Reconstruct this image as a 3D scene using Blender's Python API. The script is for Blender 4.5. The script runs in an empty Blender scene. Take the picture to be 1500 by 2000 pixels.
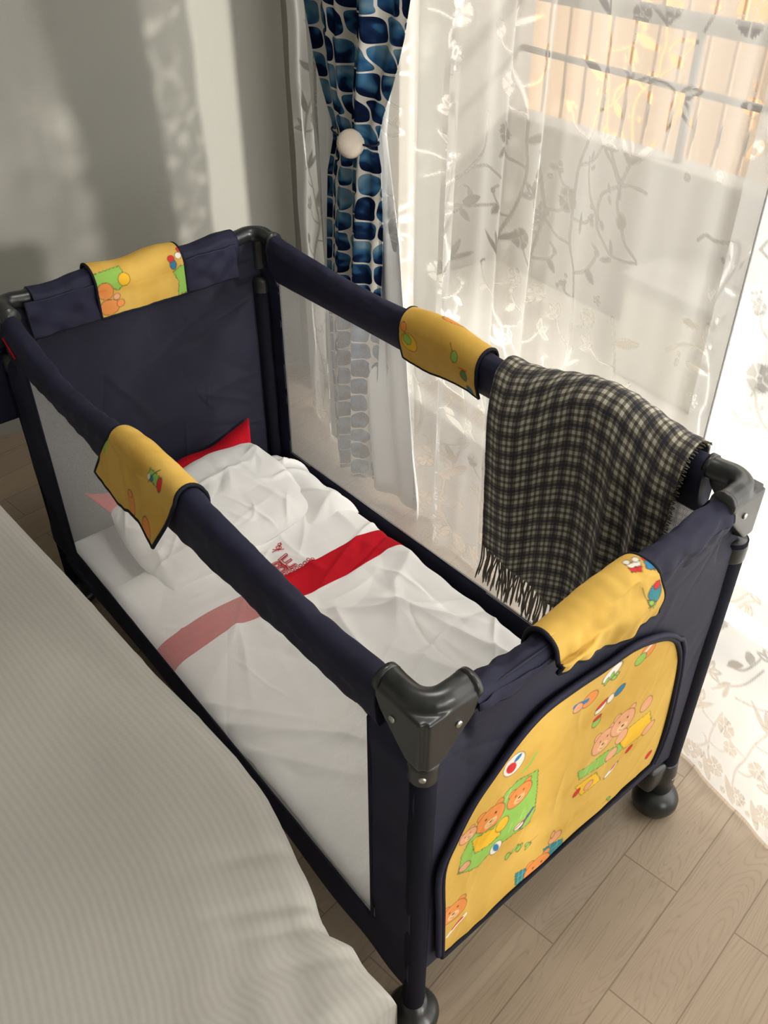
import bpy, bmesh, math, random
import numpy as np
from mathutils import Vector, Matrix, noise

sc = bpy.context.scene
col = sc.collection
random.seed(7)
rng = np.random.default_rng(11)

# ------------------------------------------------------------------ camera
cam_d = bpy.data.cameras.new('camera')
cam_d.sensor_fit = 'HORIZONTAL'
cam_d.sensor_width = 36.0
cam_d.lens = 36.0 * 1766.9 / 1500.0
cam_d.clip_start = 0.02
cam = bpy.data.objects.new('camera', cam_d)
col.objects.link(cam)
RX = (0.767287, -0.641303, -0.0007)
RD = (-0.395968, -0.472896, -0.787133)
RF = (0.50446, 0.604235, -0.616782)
cam.matrix_world = Matrix(((RX[0], -RD[0], -RF[0], -0.4218), (RX[1], -RD[1], -RF[1], -0.4393),
                           (RX[2], -RD[2], -RF[2], 1.5075), (0, 0, 0, 1)))
sc.camera = cam
sc.view_settings.view_transform = 'Standard'
sc.view_settings.look = 'None'
sc.view_settings.exposure = -0.02
sc.view_settings.gamma = 1.0
sc.view_settings.use_curve_mapping = False
sc.cycles.use_denoising = True
sc.cycles.max_bounces = 10
sc.cycles.diffuse_bounces = 5
sc.cycles.transparent_max_bounces = 24
sc.cycles.transmission_bounces = 8
sc.cycles.sample_clamp_indirect = 6.0

# ------------------------------------------------------------------ daylight
world = bpy.data.worlds.new('sky')
sc.world = world
world.use_nodes = True
wn = world.node_tree.nodes
wn['Background'].inputs['Color'].default_value = (1.0, 0.985, 0.945, 1)
wn['Background'].inputs['Strength'].default_value = 8.0

ROOM = math.radians(-5.0)                      # the room is turned a little against the cot
EX = Vector((math.cos(ROOM), math.sin(ROOM), 0))
EY = Vector((-math.sin(ROOM), math.cos(ROOM), 0))
KORNER = Vector((1.131, 1.852, 0))
def rm(a, b, z=0.0):                           # room coordinates -> world
    return KORNER + EX * a + EY * b + Vector((0, 0, z))

sun_d = bpy.data.lights.new('sun', 'SUN')
sun_d.energy = 4.2
sun_d.angle = math.radians(3.0)
sun_d.color = (1.0, 0.95, 0.86)
sun = bpy.data.objects.new('sun', sun_d)
col.objects.link(sun)
SUN_DIR = Vector((-1.0, 3.3, -0.89)).normalized()
sun.rotation_euler = SUN_DIR.to_track_quat('-Z', 'Y').to_euler()

# sky portals: they only steer the sky's own light through the balcony door and the two added openings
def sky_portal(a, b0, b1, z0, z1):
    d = bpy.data.lights.new('sky_portal', 'AREA')
    d.shape = 'RECTANGLE'
    d.size = abs(b1 - b0)
    d.size_y = z1 - z0
    d.cycles.is_portal = True
    o = bpy.data.objects.new('sky_portal', d)
    col.objects.link(o)
    o.location = rm(a, (b0 + b1) / 2, (z0 + z1) / 2)
    o.rotation_euler = (-EX).to_track_quat('-Z', 'Z').to_euler()
    return o
sky_portal(.31, -3.4, -.15, 0, 2.35)
sky_portal(.31, -5.1, -3.7, 0, 2.45)
d_ = sky_portal(0, -.55, .55, 0, 1.4); d_.location = rm(-.75, -5.31, 1.5); d_.rotation_euler = EY.to_track_quat('-Z', 'Z').to_euler()  # portal of the added window behind the camera

# unseen fill lamp added to brighten the bedding: a round panel (built further down, this is the light it gives)
lamp_d = bpy.data.lights.new('added_fill_light', 'AREA')
lamp_d.shape = 'DISK'
lamp_d.size = .6
lamp_d.energy = 18
lamp_d.color = (1.0, .96, .9)
lamp = bpy.data.objects.new('added_fill_light', lamp_d)
col.objects.link(lamp)
lamp.location = (.7, .25, 2.575)

# ------------------------------------------------------------------ helpers
def link(o, parent=None):
    col.objects.link(o)
    if parent is not None:
        o.parent = parent
        o.location = o.location - parent.location
    return o

def mesh(name, verts, faces, mat, parent=None, smooth=True, uv=None):
    me = bpy.data.meshes.new(name)
    me.from_pydata([tuple(map(float, v)) for v in verts], [], faces)
    if smooth:
        me.polygons.foreach_set('use_smooth', [True] * len(me.polygons))
    if mat is not None:
        me.materials.append(mat)
    if uv is not None:
        lay = me.uv_layers.new(name='UVMap')
        idx = np.empty(len(me.loops), dtype=np.int32)
        me.loops.foreach_get('vertex_index', idx)
        lay.data.foreach_set('uv', np.asarray(uv, dtype=np.float32)[idx].ravel())
    me.update()
    return link(bpy.data.objects.new(name, me), parent)

def grid_faces(nu, nv, closed_u=False):
    """vertex index = i*nv + j"""
    i, j = np.meshgrid(np.arange(nu if closed_u else nu - 1), np.arange(nv - 1), indexing='ij')
    i2 = (i + 1) % nu
    f = np.stack([i * nv + j, i2 * nv + j, i2 * nv + j + 1, i * nv + j + 1], -1).reshape(-1, 4)
    return f

def grid_mesh(name, V, mat, parent=None, uv=None, attr=None, cattr=None, keep=None):
    """V: (nu,nv,3) array; fast dense grid"""
    nu, nv = V.shape[:2]
    F = grid_faces(nu, nv)
    if keep is not None:
        F = F[keep.reshape(-1)]
    me = bpy.data.meshes.new(name)
    me.vertices.add(nu * nv)
    me.vertices.foreach_set('co', V.reshape(-1).astype(np.float32))
    n = len(F)
    me.loops.add(n * 4)
    me.loops.foreach_set('vertex_index', F.reshape(-1).astype(np.int32))
    me.polygons.add(n)
    me.polygons.foreach_set('loop_start', (np.arange(n) * 4).astype(np.int32))
    me.polygons.foreach_set('loop_total', np.full(n, 4, dtype=np.int32))
    me.polygons.foreach_set('use_smooth', np.ones(n, dtype=bool))
    me.update(calc_edges=True)
    if uv is not None:
        lay = me.uv_layers.new(name='UVMap')
        lay.data.foreach_set('uv', uv.reshape(-1, 2)[F.reshape(-1)].astype(np.float32).ravel())
    if attr is not None:
        a = me.attributes.new('pattern', 'FLOAT', 'POINT')
        a.data.foreach_set('value', attr.reshape(-1).astype(np.float32))
    if cattr is not None:
        a = me.attributes.new('print', 'FLOAT_COLOR', 'POINT')
        c4 = np.concatenate([cattr.reshape(-1, 3), np.ones((nu * nv, 1))], 1)
        a.data.foreach_set('color', c4.astype(np.float32).ravel())
    me.materials.append(mat)
    me.validate()
    return link(bpy.data.objects.new(name, me), parent)

def solid(o, t, offset=0.0):
    m = o.modifiers.new('thickness', 'SOLIDIFY')
    m.thickness = t
    m.offset = offset
    return o

def box_vf(x0, x1, y0, y1, z0, z1, bevel=0.0, seg=2):
    bm = bmesh.new()
    bmesh.ops.create_cube(bm, size=1)
    for v in bm.verts:
        v.co = Vector((x0 + (v.co.x + .5) * (x1 - x0), y0 + (v.co.y + .5) * (y1 - y0), z0 + (v.co.z + .5) * (z1 - z0)))
    if bevel > 0:
        bmesh.ops.bevel(bm, geom=bm.edges[:], offset=bevel, segments=seg, profile=.5, affect='EDGES')
    bm.verts.index_update()
    V = [v.co.copy() for v in bm.verts]
    F = [[v.index for v in f.verts] for f in bm.faces]
    bm.free()
    return V, F

class Parts:
    """collects shapes into one mesh"""
    def __init__(s):
        s.V = []; s.F = []
    def add(s, V, F):
        o = len(s.V)
        s.V += [Vector(v) for v in V]
        s.F += [[i + o for i in f] for f in F]
        return s
    def box(s, x0, x1, y0, y1, z0, z1, bevel=0.0, room=False):
        V, F = box_vf(x0, x1, y0, y1, z0, z1, bevel)
        if room:
            V = [rm(v.x, v.y, v.z) for v in V]
        return s.add(V, F)
    def tube(s, pts, r, n=10, cap=True):
        pts = [Vector(p) for p in pts]
        rr = r if isinstance(r, (list, tuple)) else [r] * len(pts)
        rings = []
        up = None
        for i, p in enumerate(pts):
            d = (pts[min(i + 1, len(pts) - 1)] - pts[max(i - 1, 0)]).normalized()
            if up is None:
                up = Vector((0, 0, 1)) if abs(d.z) < .9 else Vector((1, 0, 0))
            a = d.cross(up).normalized(); b = a.cross(d).normalized(); up = b
            rings.append([p + (a * math.cos(t) + b * math.sin(t)) * rr[i] for t in [2 * math.pi * k / n for k in range(n)]])
        V = [v for ring in rings for v in ring]; F = []
        for i in range(len(rings) - 1):
            for k in range(n):
                F.append([i * n + k, i * n + (k + 1) % n, (i + 1) * n + (k + 1) % n, (i + 1) * n + k])
        if cap:
            F.append(list(range(n))[::-1]); F.append([(len(rings) - 1) * n + k for k in range(n)])
        return s.add(V, F)
    def lathe(s, prof, c, axis='Z', n=32):
        V = []; F = []
        for r, h in prof:
            for k in range(n):
                t = 2 * math.pi * k / n
                q = (r * math.cos(t), r * math.sin(t), h)
                V.append(Vector(c) + (Vector(q) if axis == 'Z' else Vector((q[2], q[0], q[1])) if axis == 'X' else Vector((q[0], q[2], q[1]))))
        m = len(prof)
        for i in range(m - 1):
            for k in range(n):
                F.append([i * n + k, i * n + (k + 1) % n, (i + 1) * n + (k + 1) % n, (i + 1) * n + k])
        F.append(list(range(n))[::-1]); F.append([(m - 1) * n + k for k in range(n)])
        return s.add(V, F)
    def build(s, name, mat, parent=None, smooth=True):
        return mesh(name, s.V, s.F, mat, parent, smooth)

def thing(name, loc, label, cat, group=None):
    o = bpy.data.objects.new(name, None)
    o.empty_display_size = .1
    o.location = loc
    col.objects.link(o)
    tag(o, label, cat, group)
    return o

def tag(o, label=None, cat=None, group=None, kind=None):
    if label: o['label'] = label
    if cat: o['category'] = cat
    if group: o['group'] = group
    if kind: o['kind'] = kind
    return o

def nz(x, y, z=0.0, s=1.0):
    return noise.noise(Vector((x * s, y * s, z * s)))

def field(X, Y, s, seed=0.0, ax=1.0, ay=1.0, n=9):
    """smooth pseudo-random field by a sum of warped sines (vectorised)"""
    r = np.random.default_rng(int(seed * 1000) + 5)
    out = np.zeros_like(X)
    for k in range(n):
        a = r.uniform(0, 2 * np.pi); f = s * r.uniform(.5, 1.7); ph = r.uniform(0, 6.28)
        out += np.sin((np.cos(a) * X * ax + np.sin(a) * Y * ay) * f * 6.28 + ph + 1.3 * np.sin((X * ax * np.sin(a) - Y * ay * np.cos(a)) * f * 3.1 + ph * 2))
    return out / n ** .5 / .72

def creases(X, Y, n, seed, L=(.05, .25), A=.005, W=.008, box=None, ang=None):
    """soft straight folds scattered over the cloth"""
    r = np.random.default_rng(seed)
    Z = np.zeros_like(X)
    x0, x1, y0, y1 = box if box else (X.min(), X.max(), Y.min(), Y.max())
    for k in range(n):
        cx = r.uniform(x0, x1); cy = r.uniform(y0, y1)
        a = r.uniform(0, np.pi) if ang is None else r.normal(ang, .35)
        l = r.uniform(*L); w = W * r.uniform(.5, 1.8)
        u = (X - cx) * np.cos(a) + (Y - cy) * np.sin(a)
        v = -(X - cx) * np.sin(a) + (Y - cy) * np.cos(a) + .12 * u * u / l * r.normal()
        Z += A * r.uniform(.3, 1) * r.choice([1, 1, -.6]) * np.exp(-(u / l) ** 4) * np.exp(-np.abs(v / w) ** 1.5)
    return Z

# ------------------------------------------------------------------ materials
def mat_new(name):
    m = bpy.data.materials.new(name)
    m.use_nodes = True
    nt = m.node_tree
    b = nt.nodes.get('Principled BSDF')
    return m, nt, b

def N(nt, t, **kw):
    n = nt.nodes.new(t)
    for k, v in kw.items():
        if k.startswith('i_'):
            n.inputs[k[2:].replace('_', ' ')].default_value = v
        else:
            setattr(n, k, v)
    return n

def math_n(nt, op, a, b=None, c=None):
    n = nt.nodes.new('ShaderNodeMath'); n.operation = op
    for i, v in enumerate((a, b, c)):
        if v is None: continue
        if isinstance(v, (int, float)): n.inputs[i].default_value = v
        else: nt.links.new(v, n.inputs[i])
    return n.outputs[0]

def ramp(nt, src, stops):
    r = nt.nodes.new('ShaderNodeValToRGB')
    e = r.color_ramp.elements
    while len(e) < len(stops): e.new(.5)
    for k, (p, c) in enumerate(stops):
        e[k].position = p; e[k].color = (*c, 1)
    nt.links.new(src, r.inputs['Fac'])
    return r.outputs['Color']

def mixc(nt, fac, a, b, mode='MIX'):
    n = nt.nodes.new('ShaderNodeMix'); n.data_type = 'RGBA'; n.blend_type = mode
    for s, v in ((0, fac), (6, a), (7, b)):
        if isinstance(v, (int, float)): n.inputs[s].default_value = v
        elif isinstance(v, tuple): n.inputs[s].default_value = (*v, 1)
        else: nt.links.new(v, n.inputs[s])
    return n.outputs[2]

def bump(nt, b, src, strength, dist):
    n = N(nt, 'ShaderNodeBump'); n.inputs['Strength'].default_value = strength; n.inputs['Distance'].default_value = dist
    nt.links.new(src, n.inputs['Height']); nt.links.new(n.outputs[0], b.inputs['Normal'])
    return n

def fabric(name, colr, rough=.85, scale=900, bs=.25, var=.12, sheen=.0, spec=.2, wr=.0, wrs=30):
    m, nt, b = mat_new(name)
    tc = N(nt, 'ShaderNodeTexCoord')
    n1 = N(nt, 'ShaderNodeTexNoise', i_Scale=14.0, i_Detail=4.0); nt.links.new(tc.outputs['Object'], n1.inputs['Vector'])
    c0 = tuple(max(0, c * (1 - var)) for c in colr); c1 = tuple(min(1, c * (1 + var)) for c in colr)
    nt.links.new(ramp(nt, n1.outputs['Fac'], [(.3, c0), (.7, c1)]), b.inputs['Base Color'])
    n2 = N(nt, 'ShaderNodeTexNoise', i_Scale=float(scale), i_Detail=2.0); nt.links.new(tc.outputs['Object'], n2.inputs['Vector'])
    h = n2.outputs['Fac']
    if wr > 0:
        n3 = N(nt, 'ShaderNodeTexNoise', i_Scale=float(wrs), i_Detail=3.0, i_Distortion=1.2); nt.links.new(tc.outputs['Object'], n3.inputs['Vector'])
        h = math_n(nt, 'ADD', math_n(nt, 'MULTIPLY', h, .25), math_n(nt, 'MULTIPLY', n3.outputs['Fac'], wr * 10))
    bump(nt, b, h, bs, .002)
    b.inputs['Roughness'].default_value = rough
    b.inputs['Specular IOR Level'].default_value = spec
    if sheen: b.inputs['Sheen Weight'].default_value = sheen
    return m

M = {}
M['navy'] = fabric('navy_fabric', (.0125, .0135, .034), rough=.72, scale=1200, bs=.3, var=.18, spec=.28, wr=.06, wrs=26)
M['navy_dark'] = fabric('navy_piping', (.006, .007, .016), rough=.7, scale=1500, spec=.25)
M['leg_sleeve'] = fabric('navy_leg_sleeve', (.0045, .005, .012), rough=.8, scale=1200, bs=.2, var=.12, spec=.2)
M['navy_sheet'] = fabric('navy_end_fabric', (.0155, .0165, .034), rough=.7, scale=1200, bs=.4, var=.12, spec=.3, wr=.09, wrs=14)
M['white_cotton'] = fabric('white_cotton', (.90, .895, .89), rough=.9, scale=1500, bs=.1, var=.015)
M['red_cotton'] = fabric('red_cotton', (.56, .006, .018), rough=.85, scale=700, bs=.5, var=.12)
M['lining'] = fabric('white_lining', (.82, .84, .86), rough=.9, scale=1200, bs=.1, var=.02)

m, nt, b = mat_new('black_plastic'); M['plastic'] = m
b.inputs['Base Color'].default_value = (.014, .016, .017, 1); b.inputs['Roughness'].default_value = .3
b.inputs['Specular IOR Level'].default_value = .55
tc = N(nt, 'ShaderNodeTexCoord'); n1 = N(nt, 'ShaderNodeTexNoise', i_Scale=60.0, i_Detail=5.0); nt.links.new(tc.outputs['Object'], n1.inputs['Vector'])
nt.links.new(ramp(nt, n1.outputs['Fac'], [(.35, (.30,) * 3), (.7, (.34,) * 3)]), b.inputs['Roughness'])
m, nt, b = mat_new('screw_metal'); M['metal'] = m
b.inputs['Base Color'].default_value = (.55, .55, .52, 1); b.inputs['Metallic'].default_value = 1; b.inputs['Roughness'].default_value = .35
n1 = N(nt, 'ShaderNodeTexNoise', i_Scale=400.0); nt.links.new(ramp(nt, n1.outputs['Fac'], [(.3, (.25,) * 3), (.7, (.5,) * 3)]), b.inputs['Roughness'])

def wall_mat(name, colr, s=160):
    m, nt, b = mat_new(name)
    tc = N(nt, 'ShaderNodeTexCoord')
    n1 = N(nt, 'ShaderNodeTexNoise', i_Scale=3.0, i_Detail=5.0); nt.links.new(tc.outputs['Object'], n1.inputs['Vector'])
    nt.links.new(ramp(nt, n1.outputs['Fac'], [(.3, tuple(c * .97 for c in colr)), (.7, colr)]), b.inputs['Base Color'])
    n2 = N(nt, 'ShaderNodeTexNoise', i_Scale=float(s), i_Detail=4.0); nt.links.new(tc.outputs['Object'], n2.inputs['Vector'])
    bump(nt, b, n2.outputs['Fac'], .12, .002)
    b.inputs['Roughness'].default_value = .93; b.inputs['Specular IOR Level'].default_value = .2
    return m
M['wall'] = wall_mat('painted_wall', (.32, .315, .285))
M['ceiling'] = wall_mat('painted_ceiling', (.8, .8, .77))
M['facade'] = wall_mat('facade_plaster', (.33, .22, .13), 40)
M['facade_grey'] = wall_mat('balcony_plaster', (.33, .31, .285), 40)
M['tile'] = wall_mat('balcony_tile', (.85, .82, .75), 40)
M['frame'] = wall_mat('window_frame', (.55, .52, .46), 20)
M['slats'] = wall_mat('slat_boards', (.30, .195, .11), 30)
M['rail_paint'] = wall_mat('rail_paint', (.20, .19, .18), 20)

# wood-look floor tiles, laid 7 degrees off the cot
m, nt, b = mat_new('wood_tile_floor'); M['floor'] = m
g = N(nt, 'ShaderNodeNewGeometry')
mp = N(nt, 'ShaderNodeMapping', vector_type='POINT')
mp.inputs['Rotation'].default_value = (0, 0, -math.radians(7.2))
nt.links.new(g.outputs['Position'], mp.inputs['Vector'])
sx = N(nt, 'ShaderNodeSeparateXYZ'); nt.links.new(mp.outputs[0], sx.inputs[0])
PW, PL = .1065, .45
row = math_n(nt, 'FLOOR', math_n(nt, 'DIVIDE', math_n(nt, 'ADD', sx.outputs['Y'], .0815 + PW * 40), PW))
odd = math_n(nt, 'MODULO', row, 2.0)
xs = math_n(nt, 'DIVIDE', math_n(nt, 'ADD', math_n(nt, 'ADD', sx.outputs['X'], 9.0 - .267), math_n(nt, 'MULTIPLY', math_n(nt, 'SUBTRACT', 1.0, odd), 0.0)), PL)
xs = math_n(nt, 'ADD', xs, math_n(nt, 'MULTIPLY', odd, .5))
cid = math_n(nt, 'FLOOR', xs)
fx = math_n(nt, 'ABSOLUTE', math_n(nt, 'SUBTRACT', math_n(nt, 'FRACT', xs), .5))
fy = math_n(nt, 'ABSOLUTE', math_n(nt, 'SUBTRACT', math_n(nt, 'FRACT', math_n(nt, 'DIVIDE', math_n(nt, 'ADD', sx.outputs['Y'], .0815 + PW * 40), PW)), .5))
jx = math_n(nt, 'GREATER_THAN', fx, .5 - .0013 / PL)
jy = math_n(nt, 'GREATER_THAN', fy, .5 - .0012 / PW)
joint = math_n(nt, 'MAXIMUM', jx, jy)
cb = N(nt, 'ShaderNodeCombineXYZ'); nt.links.new(row, cb.inputs[0]); nt.links.new(cid, cb.inputs[1])
wn_ = N(nt, 'ShaderNodeTexWhiteNoise', noise_dimensions='3D'); nt.links.new(cb.outputs[0], wn_.inputs['Vector'])
cb2 = N(nt, 'ShaderNodeCombineXYZ')
nt.links.new(math_n(nt, 'ADD', math_n(nt, 'MULTIPLY', sx.outputs['X'], 2.2), math_n(nt, 'MULTIPLY', wn_.outputs['Value'], 37.0)), cb2.inputs[0])
nt.links.new(math_n(nt, 'MULTIPLY', sx.outputs['Y'], 17.0), cb2.inputs[1])
nt.links.new(math_n(nt, 'MULTIPLY', wn_.outputs['Value'], 19.0), cb2.inputs[2])
nb = N(nt, 'ShaderNodeTexNoise', i_Scale=.9, i_Detail=1.5, i_Distortion=.3); nt.links.new(cb2.outputs[0], nb.inputs['Vector'])
rings = math_n(nt, 'SINE', math_n(nt, 'MULTIPLY', nb.outputs['Fac'], 95.0))
cb3 = N(nt, 'ShaderNodeCombineXYZ')
nt.links.new(math_n(nt, 'MULTIPLY', sx.outputs['X'], 6.0), cb3.inputs[0]); nt.links.new(math_n(nt, 'MULTIPLY', sx.outputs['Y'], 260.0), cb3.inputs[1]); nt.links.new(wn_.outputs['Value'], cb3.inputs[2])
nf = N(nt, 'ShaderNodeTexNoise', i_Scale=1.0, i_Detail=3.0); nt.links.new(cb3.outputs[0], nf.inputs['Vector'])
grain = math_n(nt, 'ADD', math_n(nt, 'MULTIPLY', math_n(nt, 'POWER', math_n(nt, 'ABSOLUTE', rings), 9.0), .28), math_n(nt, 'MULTIPLY', nf.outputs['Fac'], .72))
wood = ramp(nt, grain, [(.15, (.335, .265, .195)), (.5, (.305, .24, .175)), (.9, (.235, .18, .13))])
tone = mixc(nt, 1.0, wood, ramp(nt, wn_.outputs['Value'], [(0, (.93, .93, .94)), (1, (1.05, 1.02, .98))]), 'MULTIPLY')
nt.links.new(mixc(nt, joint, tone, (.19, .145, .10)), b.inputs['Base Color'])
b.inputs['Roughness'].default_value = .48; b.inputs['Specular IOR Level'].default_value = .35
bump(nt, b, math_n(nt, 'SUBTRACT', math_n(nt, 'MULTIPLY', grain, -.25), joint), .5, .0012)

# white net of the cot sides
def net_mat(name, pitch=.0021, thread=.36, colr=(.88, .88, .87), ax='YZ'):
    m, nt, b = mat_new(name)
    g = N(nt, 'ShaderNodeNewGeometry'); s = N(nt, 'ShaderNodeSeparateXYZ'); nt.links.new(g.outputs['Position'], s.inputs[0])
    u = math_n(nt, 'MULTIPLY', s.outputs[ax[0]], 1 / pitch); v = math_n(nt, 'MULTIPLY', s.outputs[ax[1]], 1 / (pitch * 1.25))
    rowv = math_n(nt, 'MODULO', math_n(nt, 'FLOOR', math_n(nt, 'ADD', v, 2000.0)), 2.0)
    fu = math_n(nt, 'ABSOLUTE', math_n(nt, 'SUBTRACT', math_n(nt, 'FRACT', math_n(nt, 'ADD', math_n(nt, 'ADD', u, 2000.0), math_n(nt, 'MULTIPLY', rowv, .5))), .5))
    fv = math_n(nt, 'ABSOLUTE', math_n(nt, 'SUBTRACT', math_n(nt, 'FRACT', math_n(nt, 'ADD', v, 2000.0)), .5))
    d = math_n(nt, 'ADD', math_n(nt, 'POWER', math_n(nt, 'MULTIPLY', fu, 2.0), 2.2), math_n(nt, 'POWER', math_n(nt, 'MULTIPLY', fv, 2.0), 2.2))
    hole = math_n(nt, 'LESS_THAN', d, 1.0 - thread * .9)
    tr = N(nt, 'ShaderNodeBsdfTransparent'); df = N(nt, 'ShaderNodeBsdfDiffuse'); tl = N(nt, 'ShaderNodeBsdfTranslucent')
    df.inputs['Color'].default_value = (*colr, 1); tl.inputs['Color'].default_value = (*colr, 1)
    a = N(nt, 'ShaderNodeMixShader'); a.inputs[0].default_value = .35
    nt.links.new(df.outputs[0], a.inputs[1]); nt.links.new(tl.outputs[0], a.inputs[2])
    mx = N(nt, 'ShaderNodeMixShader'); nt.links.new(hole, mx.inputs[0]); nt.links.new(a.outputs[0], mx.inputs[1]); nt.links.new(tr.outputs[0], mx.inputs[2])
    nt.links.new(mx.outputs[0], nt.nodes['Material Output'].inputs['Surface'])
    return m
M['net'] = net_mat('white_net')

# sheer voile with burnt-out flowers
def sheer_mat(name, colr, clear, clear_pat, trans=.34):
    m, nt, b = mat_new(name)
    at = N(nt, 'ShaderNodeAttribute', attribute_name='pattern')
    tr = N(nt, 'ShaderNodeBsdfTransparent'); df = N(nt, 'ShaderNodeBsdfDiffuse'); tl = N(nt, 'ShaderNodeBsdfTranslucent')
    tc = N(nt, 'ShaderNodeTexCoord'); n1 = N(nt, 'ShaderNodeTexNoise', i_Scale=3.0, i_Detail=6.0, i_Roughness=.7)
    nt.links.new(tc.outputs['Object'], n1.inputs['Vector'])
    cc = ramp(nt, n1.outputs['Fac'], [(.3, tuple(c * .97 for c in colr)), (.7, colr)])
    nt.links.new(cc, df.inputs['Color']); nt.links.new(cc, tl.inputs['Color'])
    a = N(nt, 'ShaderNodeMixShader'); a.inputs[0].default_value = trans
    nt.links.new(df.outputs[0], a.inputs[1]); nt.links.new(tl.outputs[0], a.inputs[2])
    fac = math_n(nt, 'ADD', clear, math_n(nt, 'MULTIPLY', at.outputs['Fac'], clear_pat - clear))
    mx = N(nt, 'ShaderNodeMixShader'); nt.links.new(fac, mx.inputs[0]); nt.links.new(a.outputs[0], mx.inputs[1]); nt.links.new(tr.outputs[0], mx.inputs[2])
    nt.links.new(mx.outputs[0], nt.nodes['Material Output'].inputs['Surface'])
    return m
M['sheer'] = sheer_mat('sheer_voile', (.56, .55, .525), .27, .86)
M['sheer_white'] = sheer_mat('sheer_white_voile', (.80, .81, .80), .30, .76, .52)  # whiter right panel; part of the white stands in for bright daylight

# printed yellow cotton (colours come from the print attribute)
def print_mat(name):
    m, nt, b = mat_new(name)
    at = N(nt, 'ShaderNodeAttribute', attribute_name='print')
    tc = N(nt, 'ShaderNodeTexCoord')
    n1 = N(nt, 'ShaderNodeTexNoise', i_Scale=9.0, i_Detail=5.0, i_Distortion=.6); nt.links.new(tc.outputs['Object'], n1.inputs['Vector'])
    mott = ramp(nt, n1.outputs['Fac'], [(.3, (.86, .80, .62)), (.55, (1, 1, 1)), (.75, (1.06, 1.05, 1.1))])
    nt.links.new(mixc(nt, 1.0, at.outputs['Color'], mott, 'MULTIPLY'), b.inputs['Base Color'])
    n2 = N(nt, 'ShaderNodeTexNoise', i_Scale=1300.0); nt.links.new(tc.outputs['Object'], n2.inputs['Vector'])
    n3 = N(nt, 'ShaderNodeTexNoise', i_Scale=20.0, i_Detail=3.0, i_Distortion=1.0); nt.links.new(tc.outputs['Object'], n3.inputs['Vector'])
    bump(nt, b, math_n(nt, 'ADD', math_n(nt, 'MULTIPLY', n2.outputs['Fac'], .2), math_n(nt, 'MULTIPLY', n3.outputs['Fac'], 1.2)), .35, .002)
    b.inputs['Roughness'].default_value = .8; b.inputs['Specular IOR Level'].default_value = .25
    return m
M['print'] = print_mat('yellow_print')

# blue brush-stroke drape
m, nt, b = mat_new('blue_drape'); M['drape'] = m
uvn = N(nt, 'ShaderNodeUVMap'); s = N(nt, 'ShaderNodeSeparateXYZ')
nw = N(nt, 'ShaderNodeTexNoise', i_Scale=16.0, i_Detail=1.0); nt.links.new(uvn.outputs[0], nw.inputs['Vector'])
vw = N(nt, 'ShaderNodeVectorMath', operation='MULTIPLY_ADD'); nt.links.new(nw.outputs['Color'], vw.inputs[0]); vw.inputs[1].default_value = (.022, .022, 0); nt.links.new(uvn.outputs[0], vw.inputs[2])
nt.links.new(vw.outputs[0], s.inputs[0])
CU, CV = .046, .052
u = math_n(nt, 'DIVIDE', s.outputs['X'], CU)
ci = math_n(nt, 'FLOOR', u)
v = math_n(nt, 'DIVIDE', s.outputs['Y'], CV)
cj = math_n(nt, 'FLOOR', v)
fu = math_n(nt, 'SUBTRACT', math_n(nt, 'FRACT', u), .5); fv = math_n(nt, 'SUBTRACT', math_n(nt, 'FRACT', v), .5)
d = math_n(nt, 'ADD', math_n(nt, 'POWER', math_n(nt, 'ABSOLUTE', math_n(nt, 'MULTIPLY', fu, 2.16)), 3.6), math_n(nt, 'POWER', math_n(nt, 'ABSOLUTE', math_n(nt, 'MULTIPLY', fv, 2.16)), 3.6))
blob = math_n(nt, 'LESS_THAN', d, 1.0)
cb = N(nt, 'ShaderNodeCombineXYZ'); nt.links.new(ci, cb.inputs[0]); nt.links.new(cj, cb.inputs[1])
wn2 = N(nt, 'ShaderNodeTexWhiteNoise', noise_dimensions='2D'); nt.links.new(cb.outputs[0], wn2.inputs['Vector'])
nb = N(nt, 'ShaderNodeTexNoise', i_Scale=26.0, i_Detail=1.0, i_Distortion=.5); nt.links.new(uvn.outputs[0], nb.inputs['Vector'])
tonev = math_n(nt, 'ADD', math_n(nt, 'MULTIPLY', wn2.outputs['Value'], .45), math_n(nt, 'SUBTRACT', math_n(nt, 'MULTIPLY', nb.outputs['Fac'], 1.3), .35))
tonev = math_n(nt, 'ADD', tonev, math_n(nt, 'MULTIPLY', fv, .35))
blue = ramp(nt, tonev, [(.28, (.006, .012, .036)), (.42, (.010, .024, .075)), (.48, (.022, .075, .17)), (.64, (.05, .14, .25)), (.88, (.15, .25, .33))])
mx = mixc(nt, blob, (.62, .60, .56), blue)
df = N(nt, 'ShaderNodeBsdfDiffuse'); tl = N(nt, 'ShaderNodeBsdfTranslucent'); nt.links.new(mx, df.inputs[0]); nt.links.new(mx, tl.inputs[0])
a = N(nt, 'ShaderNodeMixShader'); a.inputs[0].default_value = .13
nt.links.new(df.outputs[0], a.inputs[1]); nt.links.new(tl.outputs[0], a.inputs[2]); nt.links.new(a.outputs[0], nt.nodes['Material Output'].inputs['Surface'])

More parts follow.
